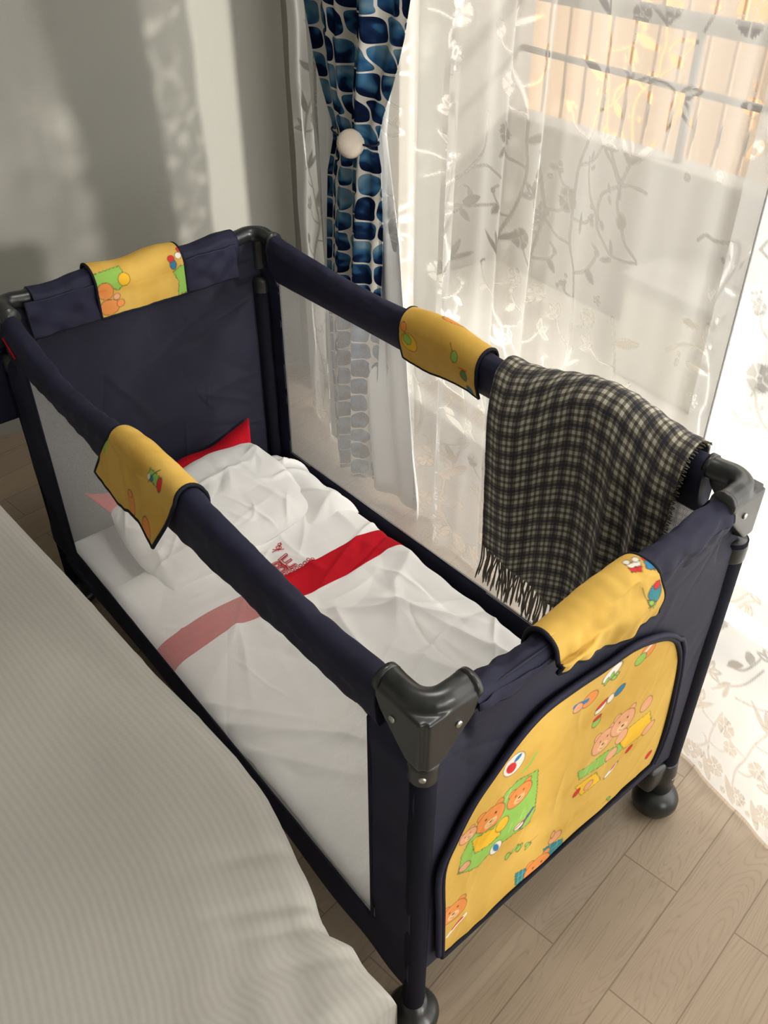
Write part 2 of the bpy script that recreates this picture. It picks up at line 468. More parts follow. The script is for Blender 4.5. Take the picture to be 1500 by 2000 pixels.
# tartan blanket
m, nt, b = mat_new('checked_wool'); M['wool'] = m
uvn = N(nt, 'ShaderNodeUVMap'); s = N(nt, 'ShaderNodeSeparateXYZ'); nt.links.new(uvn.outputs[0], s.inputs[0])
def band(src, period, ofs, half):
    f = math_n(nt, 'ABSOLUTE', math_n(nt, 'SUBTRACT', math_n(nt, 'FRACT', math_n(nt, 'ADD', math_n(nt, 'DIVIDE', src, period), ofs)), .5))
    return math_n(nt, 'LESS_THAN', f, half / period)
U, Vv = s.outputs['X'], s.outputs['Y']
def stripes(src):
    a_ = band(src, .0128, .0, .0029)      # small brown check
    n_ = band(src, .0384, .17, .0032)     # navy line
    return a_, n_
au, nu_ = stripes(U); av, nv_ = stripes(Vv)
brown = math_n(nt, 'MULTIPLY', math_n(nt, 'ADD', au, av), .5)
base = ramp(nt, brown, [(.2, (.47, .455, .40)), (.5, (.185, .168, .13)), (.9, (.068, .06, .046))])
nav = math_n(nt, 'MULTIPLY', math_n(nt, 'ADD', nu_, nv_), .5)
c1 = mixc(nt, math_n(nt, 'MINIMUM', math_n(nt, 'MULTIPLY', nav, 1.7), .95), base, (.010, .010, .026))
wv = N(nt, 'ShaderNodeTexNoise', i_Scale=900.0); nt.links.new(uvn.outputs[0], wv.inputs['Vector'])
c2 = mixc(nt, 1.0, c1, ramp(nt, wv.outputs['Fac'], [(.35, (.6, .6, .6)), (.65, (1.25, 1.25, 1.25))]), 'MULTIPLY')
nt.links.new(c2, b.inputs['Base Color']); b.inputs['Roughness'].default_value = 1; b.inputs['Specular IOR Level'].default_value = .05
b.inputs['Sheen Weight'].default_value = .15
bump(nt, b, wv.outputs['Fac'], .5, .002)
M['fringe'] = fabric('fringe_wool', (.13, .115, .09), rough=1, scale=300, bs=.6, var=.5, spec=.05)

# ribbed cream bedspread (fine ribs running along the bed)
m, nt, b = mat_new('ribbed_bedspread'); M['spread'] = m
uvn = N(nt, 'ShaderNodeUVMap'); s = N(nt, 'ShaderNodeSeparateXYZ'); nt.links.new(uvn.outputs[0], s.inputs[0])
rib = math_n(nt, 'SINE', math_n(nt, 'MULTIPLY', s.outputs['X'], 2 * math.pi / .0095))
nn = N(nt, 'ShaderNodeTexNoise', i_Scale=2500.0); nt.links.new(uvn.outputs[0], nn.inputs['Vector'])
nt.links.new(ramp(nt, math_n(nt, 'ADD', math_n(nt, 'MULTIPLY', rib, .5), .5), [(0, (.38, .367, .333)), (1, (.41, .397, .363))]), b.inputs['Base Color'])
bump(nt, b, math_n(nt, 'ADD', rib, math_n(nt, 'MULTIPLY', nn.outputs['Fac'], .4)), .10, .0005)
b.inputs['Roughness'].default_value = .9; b.inputs['Specular IOR Level'].default_value = .15
b.inputs['Sheen Weight'].default_value = .1
m, nt, b = mat_new('linen_button'); M['linen'] = m
tc = N(nt, 'ShaderNodeTexCoord'); w1 = N(nt, 'ShaderNodeTexWave', i_Scale=220.0); nt.links.new(tc.outputs['Object'], w1.inputs['Vector'])
nt.links.new(ramp(nt, w1.outputs['Fac'], [(.2, (.40, .34, .28)), (.8, (.56, .50, .43))]), b.inputs['Base Color']); b.inputs['Roughness'].default_value = .9
bump(nt, b, w1.outputs['Fac'], .4, .001)
M['bed_base'] = fabric('bed_base_fabric', (.18, .15, .12), scale=500)

# ================================================================== the room
def struct(name, P, mat):
    o = P.build(name, mat, smooth=False)
    o['kind'] = 'structure'
    return o
XL, YN, HC = -3.4, -5.2, 2.65
struct('floor', Parts().box(XL - .1, .30, YN - .1, .8, -.06, 0, room=True), M['floor'])
struct('ceiling', Parts().box(XL - .1, .30, YN - .1, .8, HC, HC + .1, room=True), M['ceiling'])
BD = Vector((-math.cos(math.radians(12.5)), math.sin(math.radians(12.5)), 0)); BN = Vector((-BD.y, BD.x, 0)) * -1
P = Parts(); V, F = box_vf(-.32, 3.7, 0, .1, 0, HC)       # the back wall is not quite square to the window wall
P.add([KORNER + BD * v.x + BN * v.y + Vector((0, 0, v.z)) for v in V], F); struct('wall_back', P, M['wall'])
struct('wall_left', Parts().box(XL - .1, XL, YN, .55, 0, HC, room=True), M['wall'])
P = Parts().box(XL - .1, -1.35, YN - .1, YN, 0, HC, room=True).box(-.15, .30, YN - .1, YN, 0, HC, room=True)
P.box(-1.35, -.15, YN - .1, YN, 0, .8, room=True).box(-1.35, -.15, YN - .1, YN, 2.2, HC, room=True)
struct('wall_front', P, M['wall'])
P = Parts().box(-1.35, -1.29, YN - .08, YN - .02, .8, 2.2, .004, room=True).box(-.21, -.15, YN - .08, YN - .02, .8, 2.2, .004, room=True)
P.box(-1.29, -.21, YN - .08, YN - .02, .8, .86, .004, room=True).box(-1.29, -.21, YN - .08, YN - .02, 2.14, 2.2, .004, room=True)
struct('added_fill_window', P, M['frame'])  # unseen window behind the camera, added for fill light
WT = .30
t = thing('added_fill_lamp', (.7, .25, HC), 'round flat white fill lamp added above the cot, out of view', 'fill lamp')
Parts().lathe([(.0, 2.58), (.30, 2.58), (.315, 2.59), (.315, HC)], (.7, .25, 0), n=48).build('housing', M['ceiling'], t)
W1 = (-3.4, -.34)     # opening of the glazed balcony door (room y)
W2 = (-5.1, -3.70)  # unseen second opening, added to light the near end
P = Parts()
P.box(0, WT, W1[1], .05, 0, HC, room=True)
P.box(0, WT, W2[1], W1[0], 0, HC, room=True)
P.box(0, WT, YN, W2[0], 0, HC, room=True)
P.box(0, WT, W1[0], W1[1], 2.35, HC, room=True)
P.box(0, WT, W2[0], W2[1], 2.45, HC, room=True)
struct('wall_right', P, M['wall'])
def door_frame(name, b0, b1, mull):
    P = Parts(); x0, x1 = .10, .16
    P.box(x0, x1, b0, b0 + .07, 0, 2.35, .004, room=True); P.box(x0, x1, b1 - .07, b1, 0, 2.35, .004, room=True)
    P.box(x0, x1, b0 + .07, b1 - .07, 2.28, 2.35, .004, room=True); P.box(x0, x1, b0 + .07, b1 - .07, 0, .07, .004, room=True)
    for q in mull: P.box(x0, x1, q - .055, q + .055, .07, 2.28, .004, room=True)
    struct(name, P, M['frame'])
door_frame('door_1', W1[0], W1[1], [-2.7])
door_frame('added_fill_door', W2[0], W2[1], [-4.4])

# balcony outside: tiled floor, low wall with a rail, neighbouring facade
P = Parts().box(.30, 2.3, YN - 1.5, 1.2, -.12, -.02, room=True)
struct('balcony_floor', P, M['tile'])
P = Parts().box(1.15, 1.27, -2.3, .47, -.02, .57, .01, room=True)
struct('balcony_parapet', P, M['facade_grey'])
P = Parts().box(.30, 1.27, .35, .47, -.02, 2.5, .01, room=True)
struct('balcony_side_wall', P, M['facade_grey'])
struct('added_shade_roof', Parts().box(.30, 1.5, -2.6, .47, 2.5, 2.62, room=True), M['facade_grey'])  # unseen slab added to cut the sky light on the sheers
t = thing('balcony_railing', rm(1.2, -1.5, .57), 'dark metal balcony railing on the low wall, seen dimly through the sheer curtain', 'railing')
Parts().tube([rm(1.21, -6.5, .98), rm(1.21, .34, .98)], .028, 10).build('top_rail', M['rail_paint'], t)
Parts().tube([rm(1.21, -6.5, .79), rm(1.21, .34, .79)], .012, 8).build('middle_rail', M['rail_paint'], t)
for k in (-6.2, -5.0, -3.8, -2.6, -1.6, -.45):
    Parts().tube([rm(1.21, k, .56 if k > -2.3 else -.02), rm(1.21, k, .97)], .015, 8).build('post', M['rail_paint'], t)
t = thing('slatted_screen', rm(2.5, 0, -1), 'peach coloured screen of upright boards beyond the balcony, glimpsed through the sheers', 'fence')
P = Parts(); k = -1.6
while k < 3.4:
    P.box(2.5, 2.53, k, k + .125, -1.5, 2.3, .004, room=True); k += .15
P.build('upright_boards', M['slats'], t, False)
P = Parts().box(2.54, 2.58, -1.6, 3.4, .2, .3, room=True).box(2.54, 2.58, -1.6, 3.4, 1.5, 1.6, room=True)
P.build('cross_beams', M['rail_paint'], t, False)
P = Parts().box(5.2, 5.5, -2.6, 6, -3, 4.0, room=True)
P.box(5.15, 5.22, -2.6, 6, 1.0, 1.14, room=True)
fac = P.build('neighbour_house', M['facade'], None, False)
tag(fac, 'peach plastered house across from the balcony, glimpsed through the sheers', 'building')
# storage chest standing on the balcony
t = thing('balcony_chest', rm(.95, -.75, -.02), 'pale storage chest standing by the low balcony wall behind the sheer curtain', 'chest')
Parts().box(.84, 1.13, -1.0, -.62, -.02, .30, .02, room=True).build('body', M['frame'], t)
Parts().box(.82, 1.14, -1.02, -.60, .30, .34, .012, room=True).build('lid', M['facade_grey'], t)

# ================================================================== curtains
# drawn motifs in metres: along the curtain and height, and on the printed end panel
VINE = {
"st":[([(0.409,1.292),(0.405,1.267),(0.4,1.238),(0.404,1.219),(0.405,1.197),(0.423,1.175),(0.433,1.154),(0.433,1.129),(0.428,1.106),(0.423,1.082),(0.426,1.063),(0.435,1.031),(0.434,1.01)],0.0042),([(0.437,1.028),(0.454,1.053),(0.474,1.074),(0.49,1.094)],0.0036),([(0.388,1.029),(0.419,1.033),(0.437,1.028),(0.465,1.012),(0.473,0.996),(0.474,0.97),(0.467,0.947),(0.445,0.925),(0.431,0.915),(0.41,0.912),(0.383,0.917)],0.0026),([(0.475,1.145),(0.472,1.16),(0.462,1.172),(0.443,1.18),(0.43,1.185),(0.412,1.198)],0.0044),([(0.432,1.18),(0.42,1.173)],0.0043),([(0.416,1.188),(0.399,1.189),(0.382,1.187),(0.368,1.183),(0.358,1.178)],0.0043),([(0.393,1.23),(0.378,1.246),(0.341,1.25)],0.0042),([(0.401,1.195),(0.373,1.216),(0.36,1.229),(0.344,1.249)],0.0034),([(0.446,1.18),(0.444,1.192),(0.446,1.203)],0.0035),([(0.508,1.225),(0.499,1.205),(0.487,1.167),(0.483,1.139),(0.478,1.109),(0.462,1.072),(0.438,1.036)],0.0027),([(0.522,1.168),(0.507,1.18),(0.495,1.178)],0.0027),([(0.436,1.026),(0.436,0.999),(0.421,0.961),(0.408,0.937),(0.384,0.92)],0.0027),([(0.512,1.054),(0.507,1.023),(0.492,0.99),(0.472,0.971)],0.0027),([(0.201,1.013),(0.197,0.991),(0.202,0.964),(0.216,0.923)],0.0041),([(0.27,0.995),(0.256,1.007),(0.234,1.007),(0.204,1.014)],0.0034),([(0.333,1.265),(0.32,1.292),(0.321,1.303)],0.0033),([(0.441,1.288),(0.422,1.278),(0.406,1.265)],0.0043),([(0.392,1.275),(0.4,1.264)],0.0034),([(0.117,0.818),(0.111,0.803),(0.104,0.785),(0.086,0.764),(0.069,0.757),(0.059,0.749)],0.0050),([(0.139,0.744),(0.117,0.752),(0.092,0.758)],0.0034),([(0.214,0.864),(0.201,0.844),(0.186,0.811),(0.179,0.768),(0.184,0.737),(0.176,0.697)],0.0034),([(0.283,0.807),(0.261,0.825),(0.241,0.837),(0.22,0.841),(0.201,0.839)],0.0044),([(0.169,1.012),(0.161,1.028),(0.152,1.04)],0.0040),([(0.166,1.011),(0.153,1.004),(0.139,0.998)],0.0040),([(0.983,1.205),(0.949,1.192),(0.931,1.181)],0.0033),([(1.127,1.066),(1.088,1.108),(1.051,1.136),(1.028,1.155)],0.0047),([(1.147,1.049),(1.114,1.069),(1.062,1.078),(1.025,1.076)],0.0048),([(1.088,1.111),(1.102,1.128),(1.095,1.141)],0.0035),([(1.124,0.73),(1.082,0.795),(1.021,0.832)],0.0062),([(1.082,0.795),(1.09,0.823),(1.154,0.82)],0.0048),([(1.132,0.728),(1.139,0.758),(1.154,0.792)],0.0049),([(1.124,0.73),(1.053,0.746),(1.011,0.744)],0.0049),([(1.02,0.956),(0.975,0.943),(0.906,0.924)],0.0046),([(0.919,0.937),(0.958,0.981),(0.965,0.989)],0.0044),([(0.985,0.896),(0.942,0.914),(0.906,0.924)],0.0034),([(0.787,1.066),(0.79,1.005),(0.823,0.956),(0.865,0.918)],0.0031),([(0.823,0.956),(0.771,0.973),(0.733,0.961)],0.0032),([(0.861,0.882),(0.821,0.884),(0.737,0.912)],0.0033),([(1.486,0.935),(1.44,0.96),(1.397,0.976)],0.0041),([(1.486,0.935),(1.482,0.967),(1.497,0.991)],0.0041),([(0.046,0.645),(0.042,0.623),(0.04,0.6)],0.0026),([(0.037,0.409),(0.026,0.439),(0.009,0.457),(-0.011,0.484)],0.0028),([(0.019,0.29),(-0.016,0.314),(-0.039,0.367),(-0.033,0.396),(-0.007,0.398)],0.0039),([(-0.032,0.39),(-0.045,0.428)],0.0037),([(0.033,0.214),(0.001,0.254),(-0.029,0.292),(-0.051,0.348)],0.0031),([(-0.019,0.245),(-0.059,0.261),(-0.092,0.282)],0.0030)],
"lf":[([(0.451,1.244),(0.406,1.228)],0.32),([(0.392,1.224),(0.355,1.216)],0.4),([(0.413,1.174),(0.408,1.154)],0.5),([(0.426,1.063),(0.45,1.111)],0.18),([(0.426,1.063),(0.384,1.109)],0.2),([(0.451,1.202),(0.456,1.223)],0.45),([(0.462,1.203),(0.464,1.218)],0.25),([(0.463,1.077),(0.49,1.094)],0.2),([(0.422,1.127),(0.421,1.137)],0.6),([(0.439,1.128),(0.44,1.138)],0.4),([(0.46,1.027),(0.453,1.013)],0.3),([(0.449,0.995),(0.456,1.009)],0.35),([(0.464,0.965),(0.457,0.95)],0.45),([(0.431,0.915),(0.439,0.941)],0.2),([(0.43,0.909),(0.455,0.901)],0.3),([(0.513,0.926),(0.514,0.964)],0.2),([(0.505,1.05),(0.501,1.068)],0.3),([(0.504,1.037),(0.492,1.048)],0.3),([(0.517,1.146),(0.513,1.162)],0.4),([(0.492,1.154),(0.493,1.166)],0.4),([(0.421,0.961),(0.428,0.99)],0.55),([(0.333,1.296),(0.32,1.292)],0.4),([(0.309,1.299),(0.319,1.292)],0.4),([(0.213,0.991),(0.207,0.982)],0.4),([(0.187,0.99),(0.192,0.975)],0.3),([(0.219,0.922),(0.222,0.934)],0.5),([(0.197,0.949),(0.174,0.945)],0.3),([(0.236,0.808),(0.186,0.808)],0.22),([(0.266,0.867),(0.223,0.872)],0.28),([(0.197,0.848),(0.194,0.859)],0.5),([(0.252,0.81),(0.261,0.814)],0.7),([(0.263,0.79),(0.255,0.804)],0.5),([(0.209,0.867),(0.209,0.89)],0.3),([(0.118,0.785),(0.113,0.777)],0.5),([(0.098,0.785),(0.095,0.795)],0.5),([(0.146,0.762),(0.126,0.751)],0.3),([(0.197,0.89),(0.193,0.904)],0.4),([(1.095,1.135),(1.099,1.144)],0.6),([(1.063,1.1),(1.051,1.112)],0.6),([(1.127,1.043),(1.113,1.029)],0.4),([(1.089,0.77),(1.013,0.801)],0.2),([(1.055,0.825),(1.016,0.87)],0.2),([(0.915,0.958),(0.959,0.987)],0.2),([(0.908,0.947),(0.922,0.976)],0.2),([(0.742,0.996),(0.721,1.025)],0.25),([(1.036,0.86),(1.029,0.851)],0.7),([(1.118,0.811),(1.111,0.805)],0.5),([(0.968,1.037),(0.937,1.021)],0.5),([(0.957,1.048),(0.946,1.06)],0.6),([(0.946,0.879),(0.928,0.891)],0.6),([(1.124,0.682),(1.117,0.692)],0.7),([(1.088,0.734),(1.066,0.73)],0.3),([(1.489,1.137),(1.472,1.146)],0.5),([(1.424,0.894),(1.415,0.912)],0.6),([(0.833,0.887),(0.796,0.908)],0.4),([(0.02,0.293),(-0.013,0.323)],0.35),([(-0.011,0.341),(-0.029,0.358)],0.8),([(0.008,0.217),(0.001,0.254)],0.3),([(0.026,0.229),(0.0,0.263)],0.2),([(0.027,0.538),(0.035,0.522)],0.4),([(0.027,0.508),(0.035,0.512)],0.3)],
"pt":[([(0.356,1.177),(0.371,1.125)],0.3),([(0.354,1.175),(0.322,1.143)],0.33),([(0.355,1.179),(0.313,1.194)],0.3),([(1.161,0.972),(1.073,1.008)],0.7),([(1.154,0.97),(1.065,0.962)],0.4),([(1.168,0.967),(1.147,0.911)],0.4),([(1.022,1.019),(1.054,1.012)],0.5),([(0.937,1.183),(0.951,1.14)],0.3),([(0.934,1.183),(0.906,1.145)],0.3),([(0.934,1.183),(0.9,1.194)],0.4),([(0.017,0.443),(0.004,0.411)],0.35),([(0.022,0.439),(0.034,0.4)],0.3)],
"bf":[([(0.203,1.197),(0.245,1.188)],0.5),([(0.19,1.156),(0.213,1.129)],0.5)],
"fl":[((0.114,0.832),0.0256),((0.445,1.27),0.0172),((0.395,1.286),0.0168),((0.259,1.296),0.0301),((0.254,1.093),0.0098),((0.312,1.076),0.0067),((0.954,0.694),0.0257),((1.037,0.704),0.0168),((-0.019,0.348),0.0134),((0.855,1.219),0.0249),((0.885,1.148),0.0424)],
"dt":[((0.202,0.756),0.0122),((0.153,0.944),0.0146),((0.446,0.83),0.0093),((0.224,1.218),0.0063),((0.214,1.172),0.0079)],
}
INSERT = [(0.0513, 0.1846), (0.0456, 0.3148), (0.0409, 0.4231), (0.0584, 0.4755), (0.0858, 0.5265), (0.1183, 0.5604), (0.1594, 0.5967), (0.203, 0.6163), (0.261, 0.6167), (0.3233, 0.6111), (0.3777, 0.6082), (0.4272, 0.5921), (0.4694, 0.5692), (0.5025, 0.5343), (0.527, 0.4674), (0.5433, 0.3334), (0.539, 0.257), (0.5274, 0.2252)]
PR = {
"cloth1":[(0.211, 0.4892), (0.2179, 0.437), (0.2202, 0.3865), (0.2107, 0.3644), (0.1783, 0.3714), (0.1373, 0.3757), (0.109, 0.3612), (0.0708, 0.384), (0.0756, 0.4221), (0.0877, 0.4453), (0.105, 0.4607), (0.1276, 0.4697), (0.1486, 0.4952), (0.1718, 0.5019), (0.1976, 0.4921)],
"cloth2":[(0.4206, 0.3754), (0.4196, 0.355), (0.382, 0.358), (0.3445, 0.3655), (0.3179, 0.3704), (0.3093, 0.3967), (0.3396, 0.3885), (0.3748, 0.3891)],
"teal1":[(0.2589, 0.2487), (0.305, 0.2337), (0.3143, 0.1953), (0.268, 0.2063)],
"teal2":[(0.2001, 0.2413), (0.2296, 0.2303), (0.2288, 0.1948), (0.2037, 0.2039)],
"ruff1":[(0.0928, 0.4401), (0.1364, 0.4319), (0.1496, 0.4004), (0.1256, 0.3942), (0.1007, 0.4016)],
"ruff2":[(0.3956, 0.4022), (0.4754, 0.4052), (0.492, 0.3613), (0.4649, 0.3516), (0.4267, 0.3515)],
"ruff3":[(0.3113, 0.3576), (0.3592, 0.3526), (0.3796, 0.315), (0.3302, 0.3208)],
"pts":[(0.1585, 0.546), (0.191, 0.5178), (0.179, 0.4613), (0.1237, 0.462), (0.0837, 0.4611), (0.1502, 0.4218), (0.1424, 0.3741), (0.2025, 0.385), (0.1874, 0.3812), (0.1848, 0.3195), (0.2246, 0.3049), (0.2501, 0.2081), (0.2834, 0.2557), (0.0682, 0.2903), (0.0779, 0.2474), (0.3606, 0.4251), (0.4032, 0.4344), (0.3917, 0.3686), (0.4089, 0.3974), (0.4584, 0.4339), (0.4856, 0.3563), (0.3171, 0.3394), (0.4429, 0.3379), (0.5112, 0.2668), (0.404, 0.3169), (0.3455, 0.3328), (0.3738, 0.528), (0.3546, 0.5241), (0.3332, 0.5209), (0.3309, 0.4919), (0.2999, 0.5654), (0.2762, 0.5649), (0.3415, 0.5882), (0.4231, 0.5743), (0.4093, 0.5662), (0.4113, 0.2314), (0.0826, 0.3899)],
}
CA = Vector((.735, 0, 0)); CB = Vector((.98, 1.7, 0)); CD = (CB - CA).normalized(); CN = Vector((CD.y, -CD.x, 0))   # CN points outwards (to the window)

def seg_dist(X, Z, a, b):
    ax, az = a; bx, bz = b
    dx, dz = bx - ax, bz - az
    L = dx * dx + dz * dz + 1e-12
    t = np.clip(((X - ax) * dx + (Z - az) * dz) / L, 0, 1)
    return np.hypot(X - ax - t * dx, Z - az - t * dz), t

class Canvas:
    def __init__(s, X, Z):
        s.X, s.Z = X, Z; s.A = np.zeros_like(X)
        s.xs = X[:, 0]; s.zs = Z[0, :]
        s.h = max(abs(s.xs[1] - s.xs[0]), abs(s.zs[1] - s.zs[0]))
    def win(s, x0, x1, z0, z1):
        p = s.h * 2
        i = np.nonzero((s.xs > x0 - p) & (s.xs < x1 + p))[0]; j = np.nonzero((s.zs > z0 - p) & (s.zs < z1 + p))[0]
        if len(i) == 0 or len(j) == 0: return None
        return slice(i[0], i[-1] + 1), slice(j[0], j[-1] + 1)
    def put(s, w, dist, v=1.0):
        a = np.clip(.5 - dist / s.h, 0, 1) * abs(v)
        if v > 0: s.A[w] = np.maximum(s.A[w], a)
        else: s.A[w] = np.minimum(s.A[w], 1 - a)
    def stroke(s, pts, wd):
        for a, b in zip(pts[:-1], pts[1:]):
            w = s.win(min(a[0], b[0]) - wd, max(a[0], b[0]) + wd, min(a[1], b[1]) - wd, max(a[1], b[1]) + wd)
            if w is None: continue
            d, _ = seg_dist(s.X[w], s.Z[w], a, b); s.put(w, d - wd / 2)
    def curve(s, pts, wd):
        s.stroke(smooth_path(pts), wd)
    def leaf(s, a, b, wf, outline=False):
        L = math.hypot(b[0] - a[0], b[1] - a[1]); m = L * wf
        w = s.win(min(a[0], b[0]) - m, max(a[0], b[0]) + m, min(a[1], b[1]) - m, max(a[1], b[1]) + m)
        if w is None: return
        ux, uz = (b[0] - a[0]) / L, (b[1] - a[1]) / L
        u = ((s.X[w] - a[0]) * ux + (s.Z[w] - a[1]) * uz) / L; v = (-(s.X[w] - a[0]) * uz + (s.Z[w] - a[1]) * ux)
        hw = L * wf * .5 * np.where((u > 0) & (u < 1), np.sin(np.pi * np.clip(u, 0, 1) ** .8) ** .8, 0)
        d = np.where((u > 0) & (u < 1), np.abs(v) - hw, 1)
        s.put(w, d)
        if outline: s.put(w, d + max(.0045, s.h * 1.6), -1)
    def disc(s, c, r, v=1.0):
        w = s.win(c[0] - r, c[0] + r, c[1] - r, c[1] + r)
        if w is None: return
        s.put(w, np.hypot(s.X[w] - c[0], s.Z[w] - c[1]) - r, v)
    def flower(s, c, r, n=5, rot=0.0):
        w = s.win(c[0] - r, c[0] + r, c[1] - r, c[1] + r)
        if w is None: return
        dx = s.X[w] - c[0]; dz = s.Z[w] - c[1]; R = np.hypot(dx, dz); th = np.arctan2(dz, dx) + rot
        ph = np.abs(((th / (2 * np.pi) * n) % 1) - .5)
        edge = r * (.86 + .12 * np.abs(((th * n * 2.5 / np.pi) % 1) - .5) * 2)
        d = np.maximum(R - edge, (ph - .42) * R)
        d = np.maximum(d, r * .26 - R)
        s.put(w, d); s.disc(c, r * .15)

def smooth_path(pts, n=6):
    out = []
    P = [pts[0]] + list(pts) + [pts[-1]]
    for i in range(1, len(P) - 2):
        for k in range(n):
            t = k / n
            q = [.5 * ((2 * P[i][a]) + (-P[i - 1][a] + P[i + 1][a]) * t + (2 * P[i - 1][a] - 5 * P[i][a] + 4 * P[i + 1][a] - P[i + 2][a]) * t * t + (-P[i - 1][a] + 3 * P[i][a] - 3 * P[i + 1][a] + P[i + 2][a]) * t ** 3) for a in (0, 1)]
            out.append(tuple(q))
    out.append(tuple(pts[-1])); return out

def random_vine(c, x, z0, z1, r):
    """one undulating stem with side sprigs"""
    z = z0; pts = []; ph = r.uniform(0, 6.28); side = 1
    while z < z1:
        pts.append((x + .022 * math.sin(z * 14 + ph) + r.uniform(-.004, .004), z)); z += .045
    c.curve(pts, .0042)
    for p in pts[1:-1]:
        side = -side; k = r.integers(0, 6); L = r.uniform(.045, .075)
        q = (p[0] + side * L * .8, p[1] + L * r.uniform(.3, .9))
        mid = ((p[0] + q[0]) / 2 + side * .008, (p[1] + q[1]) / 2 - .008)
        if k == 0: c.leaf(p, q, .26)
        elif k == 1: c.curve([p, mid, q], .0032); c.flower(q, r.uniform(.014, .024), 5, r.uniform(0, 1))
        elif k == 2:
            c.curve([p, mid, q], .0032)
            for a in (-.9, 0, .9):
                an = math.atan2(q[1] - p[1], q[0] - p[0]) + a; c.leaf(q, (q[0] + .03 * math.cos(an), q[1] + .03 * math.sin(an)), .45, True)
        elif k == 3:
            c.curve([p, mid, q], .003)
            for a in range(7): c.disc((q[0] + r.uniform(-.012, .012), q[1] + r.uniform(-.015, .015)), .0036)
        elif k == 4: c.curve([p, mid, q, (q[0] - side * .012, q[1] + .012)], .0034); c.leaf(mid, (mid[0] + side * .02, mid[1] - .02), .5); c.disc(q, .005)
        else: c.leaf(p, (p[0] + side * .02, p[1] + .05), .22); c.leaf(p, q, .16)

def draw_vine(c):
    for l, w in VINE['st']: c.curve(l, max(w, .0034))
    for l, w in VINE['lf']: c.leaf(l[0], l[1], w)
    for l, w in VINE['pt']: c.leaf(l[0], l[1], max(w, .4), True)
    for l, w in VINE['bf']:
        c.leaf(l[0], l[1], w); m_ = ((l[0][0] * .45 + l[1][0] * .55), (l[0][1] * .45 + l[1][1] * .55)); c.disc(m_, .005, -1)
    for p, r in VINE['fl']: c.flower(p, r, 5, .3)
    for p, r in VINE['dt']:
        for k in range(9): c.disc((p[0] + r * .8 * math.cos(k * 2.4) * (k / 9) ** .5, p[1] + r * math.sin(k * 2.4) * (k / 9) ** .5), r * .17)
    q = np.random.default_rng(3)
    for x, a, b in ((.52, 0, 1.35), (.62, 0, 1.05), (.70, 0, 1.35), (.82, 0, .7), (.88, 0, 1.1), (1.0, 0, .62), (1.10, 0, .8), (1.22, 0, 1.35), (1.33, 0, 1.35), (1.42, 0, 1.35), (1.52, 0, 1.35),
                    (.40, 0, .85), (.30, 0, .66), (.20, 0, .62), (.08, 0, .72), (-.02, .05, .2), (-.09, .05, .75), (-.2, 0, 1.35), (-.33, 0, 1.35), (-.46, 0, 1.35), (-.6, 0, 1.3), (-.78, 0, 1.3), (-.95, 0, 1.3), (-1.15, 0, 1.3), (-1.4, 0, 1.3), (-1.6, 0, 1.3), (.115, .8, 1.3)):
        random_vine(c, x, a, b, q)
    for k in range(54):                       # dense band of flowers along the hem
        x = -1.7 + k * .062; c.flower((x, .035 + .02 * (k % 2)), .022, 5 + k % 3, k); c.leaf((x, .01), (x + .035, .06), .3); c.disc((x + .03, .02), .006)

def sheer(name, t0, t1, fold, ofs, label, seed, lean=None, mat='sheer'):
    dt = .0027
    ts = np.arange(t0, t1 + dt, dt); zf = np.arange(.004, 1.37, .0030); zs = np.concatenate([zf, np.linspace(1.4, 2.6, 25)])
    T, Z = np.meshgrid(ts, zs, indexing='ij')
    c = Canvas(T, Z)
    c.xs, c.zs = ts, zf; c.h = .003
    A = np.zeros_like(T); c2 = Canvas(T[:, :len(zf)], Z[:, :len(zf)]); draw_vine(c2); A[:, :len(zf)] = c2.A
    off = fold(T, Z)
    V = np.stack([CA.x + CD.x * T + CN.x * (off + ofs), CA.y + CD.y * T + CN.y * (off + ofs), Z], -1)
    if lean is not None:
        s = lean(T, Z); V[..., 0] += CD.x * s; V[..., 1] += CD.y * s
    o = grid_mesh(name, V, M[mat], attr=A)
    tag(o, label, 'curtain')
    return o
def foldA(T, Z):
    h = np.clip(Z / 1.4, 0, 1)
    q = .30 + .70 * np.clip((T - .72) / .15, 0, 1)
    f = q * (.018 * np.sin(T * 21 + .6 * np.sin(Z * 1.3)) + .010 * np.sin(T * 47 + 1 + .9 * np.sin(Z * 1.1 + 1)) + .004 * np.sin(T * 95 + 2 * np.sin(Z)))
    for c_, w_, a_ in ((.853, .020, .030), (.985, .016, .024), (.60, .02, .024), (.70, .014, .018)):
        f = f - a_ * np.exp(-((T - c_ - .012 * np.sin(Z * 2)) / w_) ** 2)
    return f * (.75 + .25 * h) + .006 * np.exp(-((T - 1.5) / .1) ** 2) * field(T, Z * .35, 9, 2)
def foldB(T, Z):
    return .008 * np.sin(T * 13 + 1.0) + .0025 * np.sin(T * 41 + Z) + .0008 * np.sin(T * 90) - .0 * Z
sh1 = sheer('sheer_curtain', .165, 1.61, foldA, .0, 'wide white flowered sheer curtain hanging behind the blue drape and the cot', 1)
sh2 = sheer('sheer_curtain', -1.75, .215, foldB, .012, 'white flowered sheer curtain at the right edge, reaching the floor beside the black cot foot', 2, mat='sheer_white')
# narrow rolled hems on the long edges
def edge_hem(o, t, fold, ofs, name='side_hem'):
    P = Parts(); pts = []
    for z in np.linspace(.004, 2.6, 90):
        f = float(fold(np.array([[t]]), np.array([[z]]))[0, 0]); q = CA + CD * t + CN * (f + ofs); pts.append((q.x, q.y, z))
    P.tube(pts, .0022, 6); h = P.build(name, M['lining'], None); h.parent = o
edge_hem(sh1, .166, foldA, 0)
edge_hem(sh2, -1.749, foldB, .012)

